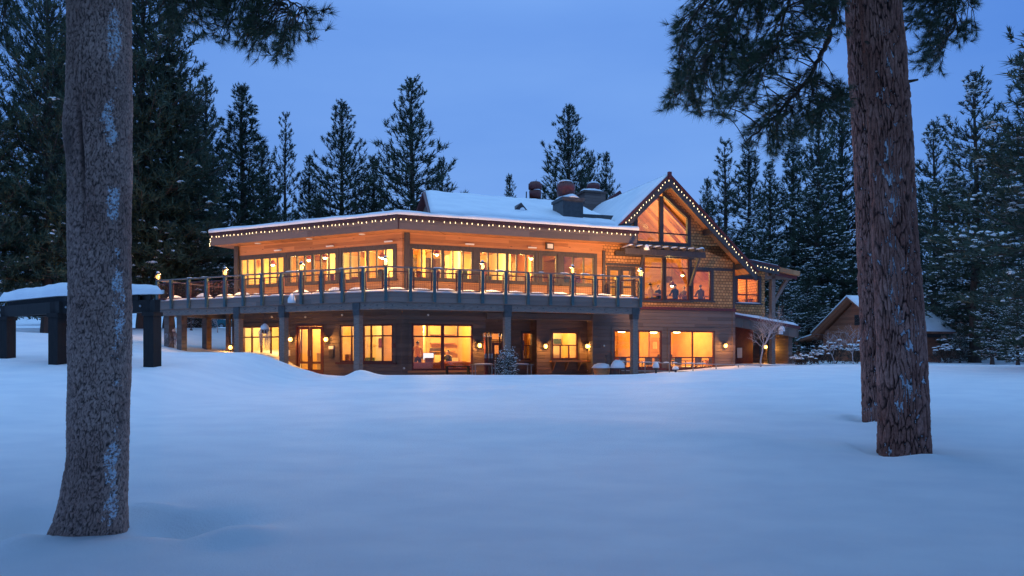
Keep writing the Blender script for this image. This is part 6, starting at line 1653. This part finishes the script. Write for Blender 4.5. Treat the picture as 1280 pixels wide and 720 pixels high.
for k, (px, lab) in enumerate(((527, 'rust-orange sofa at the left of the shop window'), (551, 'rust-orange armchair in the middle of the shop window'), (575, 'rust-orange sofa at the right of the shop window'))):
    v = 4.15; u = FR.u(px, v); r = thing('sofa', FR.p(u, v, zg0), lab, 'sofa', 'rust-orange seats in the shop window'); w = .55 if k != 1 else .38
    MB().box(FR, u - w, u + w, v - .3, v + .4, zg0 + .1, zg0 + .45).build('seat', M['cushion'], r); MB().box(FR, u - w, u + w, v - .42, v - .31, zg0 + .1, zg0 + .72).build('backrest', M['cushion'], r)
    for s in (-1, 1): MB().box(FR, u + s * (w + .07) - .07, u + s * (w + .07) + .07, v - .42, v + .4, zg0 + .1, zg0 + .6).build('armrest', M['cushion'], r)
u, z = FR.uz(535.5, 445.5, 5.4); r = thing('monitor', FR.p(u, 5.4, z), 'small pale computer screen in the shop window', 'screen')
M['screen'] = mat_emit('screen_glow', (.75, .9, 1), 1.2); MB().box(FR, u - .28, u + .28, 5.4, 5.44, z - .18, z + .18).build('case', M['trim'], r); MB().box(FR, u - .26, u + .26, 5.39, 5.398, z - .16, z + .16).build('screen', M['screen'], r)
MB().box(FR, u - .05, u + .05, 5.45, 5.5, z - .5, z - .1).build('stand', M['trim'], r)
rk_ = thing('counter', FR.p(u, 5.7, zg0), 'dark shop counter under the computer screen', 'counter'); MB().box(FR, u - .5, u + .8, 5.5, 6.0, zg0, z - .5).build('body', M['trim'], rk_); MB().box(FR, u - .55, u + .85, 5.46, 6.05, z - .5, z - .46).build('top', M['wood_in'], rk_)
for px, v, lab in ((786, 4.9, 'wooden table low behind the left orange ground window'), (815, 5.6, 'wooden table deeper behind the left orange ground window'), (853, 4.8, 'wooden table low behind the right orange ground window'), (882, 5.4, 'wooden table at the right end of the right orange ground window')):
    table_in(FR, FR.u(px, v), v, zg0, lab)
for px, v, lab in ((776, 4.5, 'chair at the left edge of the left orange window'), (808, 4.7, 'chair just right of the deck post behind the orange glass'), (820, 4.5, 'chair at the right edge of the left orange window'), (845, 4.4, 'chair at the left edge of the right orange window'), (870, 4.6, 'chair right of the bar of the right orange window'), (887, 4.5, 'chair at the right edge of the right orange window')):
    chair_t(FR, FR.u(px, v), v, zg0, lab, -1)
for px, v, lab in ((777, 5.6, 'glowing flush ceiling lamp at the left of the left orange window'), (817, 6.4, 'glowing flush ceiling lamp at the right of the left orange window'), (846, 5.4, 'glowing flush ceiling lamp behind the right orange window')):
    p_ = FR.p(FR.u(px, v), v, 2.62); r = thing('ceiling_lamp', p_, lab, 'lamp', 'flush lamps in the orange room')
    MB().lathe(p_, [(.10, -.03), (.2, 0), (.2, .05)], 16).build('diffuser', M['pend'], r, True); MB().tube([p_ + Vector((0, 0, .05)), FR.p(FR.u(px, v), v, 3.64)], .02, 6).build('stem', M['trim'], r)
# round tables and chairs of the upper hall
for i, (fr, px) in enumerate(((FL, 320), (FL, 385), (FL, 455), (FR, 545), (FR, 630))):
    v = 4.6; table_in(fr, fr.u(px, v), v, zf, 'dining table in the upper hall behind the ' + ('leftmost', 'second left', 'third left', 'first right', 'second right')[i] + ' window bank')
    for s in (-1, 1): chair_t(fr, fr.u(px, v) + s * .75, v + .1, zf, ('left-hand' if (s < 0) == (fr is FR) else 'right-hand') + ' chair behind the ' + ('leftmost', 'second left', 'third left', 'first right', 'second right')[i] + ' upper window bank', 1)

# ------------------------------------------------------------------ sky, sun, camera
w = bpy.data.worlds.new("World"); sc.world = w; w.use_nodes = True
nt = w.node_tree; N = nt.nodes; L = nt.links; bg = N['Background']
sky = N.new('ShaderNodeTexSky'); sky.sky_type = 'NISHITA'; sky.sun_disc = False
SUN_EL, SUN_ROT = R(3), R(200)
sky.sun_elevation = SUN_EL; sky.sun_rotation = SUN_ROT; sky.ozone_density = 5; sky.dust_density = 0; sky.altitude = 1900
tc = N.new('ShaderNodeTexCoord'); sp = N.new('ShaderNodeSeparateXYZ'); L.new(tc.outputs['Generated'], sp.inputs[0])
rp = ramp(N, [(0, (.22, .44, .95)), (.12, (.21, .43, .95)), (.42, (.165, .37, .92)), (.60, (.29, .58, 1.17)), (1.0, (.48, .98, 1.68))]); L.new(sp.outputs[2], rp.inputs[0])
mp = N.new('ShaderNodeMapping'); mp.inputs['Scale'].default_value = (1.2, 1.2, 4.5); L.new(tc.outputs['Generated'], mp.inputs[0])
cn = N.new('ShaderNodeTexNoise'); cn.inputs['Scale'].default_value = 1.7; cn.inputs['Detail'].default_value = 5; L.new(mp.outputs[0], cn.inputs[0])
cr2 = ramp(N, [(.34, (.90, .93, .97)), (.72, (1.15, 1.09, 1.03))]); L.new(cn.outputs[0], cr2.inputs[0])
mu = N.new('ShaderNodeMix'); mu.data_type = 'RGBA'; mu.blend_type = 'MULTIPLY'; mu.inputs[0].default_value = 1; L.new(rp.outputs[0], mu.inputs[6]); L.new(cr2.outputs[0], mu.inputs[7])
gy_ = ramp(N, [(.55, (.50, .66, .80)), (.80, (.72, .82, .91)), (.97, (1.04, 1.02, 1.0))]); gm_ = N.new('ShaderNodeMath'); gm_.operation = 'MULTIPLY'; gm_.inputs[1].default_value = 1; L.new(sp.outputs[1], gm_.inputs[0])
hl = N.new('ShaderNodeVectorMath'); hl.operation = 'LENGTH'; hc = N.new('ShaderNodeCombineXYZ'); L.new(sp.outputs[0], hc.inputs[0]); L.new(sp.outputs[1], hc.inputs[1]); L.new(hc.outputs[0], hl.inputs[0])
hd = N.new('ShaderNodeMath'); hd.operation = 'DIVIDE'; L.new(gm_.outputs[0], hd.inputs[0]); L.new(hl.outputs['Value'], hd.inputs[1]); L.new(hd.outputs[0], gy_.inputs[0])
fz = ramp(N, [(.45, (1, 1, 1)), (.75, (0, 0, 0))]); L.new(sp.outputs[2], fz.inputs[0])
m2_ = N.new('ShaderNodeMix'); m2_.data_type = 'RGBA'; m2_.blend_type = 'MULTIPLY'; L.new(fz.outputs[0], m2_.inputs[0]); L.new(mu.outputs[2], m2_.inputs[6]); L.new(gy_.outputs[0], m2_.inputs[7]); mu = m2_
sc1 = N.new('ShaderNodeVectorMath'); sc1.operation = 'SCALE'; sc1.inputs['Scale'].default_value = .10; L.new(sky.outputs[0], sc1.inputs[0])
mx = N.new('ShaderNodeMix'); mx.data_type = 'RGBA'; mx.inputs[0].default_value = .88; L.new(sc1.outputs[0], mx.inputs[6]); L.new(mu.outputs[2], mx.inputs[7])
L.new(mx.outputs[2], bg.inputs[0]); bg.inputs[1].default_value = 1.0
sl = bpy.data.lights.new('sun', 'SUN'); sl.energy = .06; sl.angle = R(40); sl.color = (.75, .85, 1)
so_ = bpy.data.objects.new('sun', sl); COL.objects.link(so_)
so_.rotation_euler = (R(60), 0, R(-20))
cam = bpy.data.cameras.new('camera'); cam.sensor_width = 36; cam.lens = 36 * FPX / 1280; cam.shift_y = (HOR - 360) / 1280; cam.clip_end = 2000; cam.clip_start = .1
co_ = bpy.data.objects.new('camera', cam); COL.objects.link(co_); co_.location = (0, 0, EYE); co_.rotation_euler = (R(90), 0, 0); sc.camera = co_
sc.view_settings.view_transform = 'Standard'; sc.view_settings.look = 'None'; sc.view_settings.exposure = 0; sc.view_settings.gamma = 1
sc.render.engine = 'CYCLES'
sc.cycles.use_denoising = True
sc.cycles.max_bounces = 8; sc.cycles.transparent_max_bounces = 16; sc.cycles.diffuse_bounces = 4; sc.cycles.sample_clamp_indirect = 4
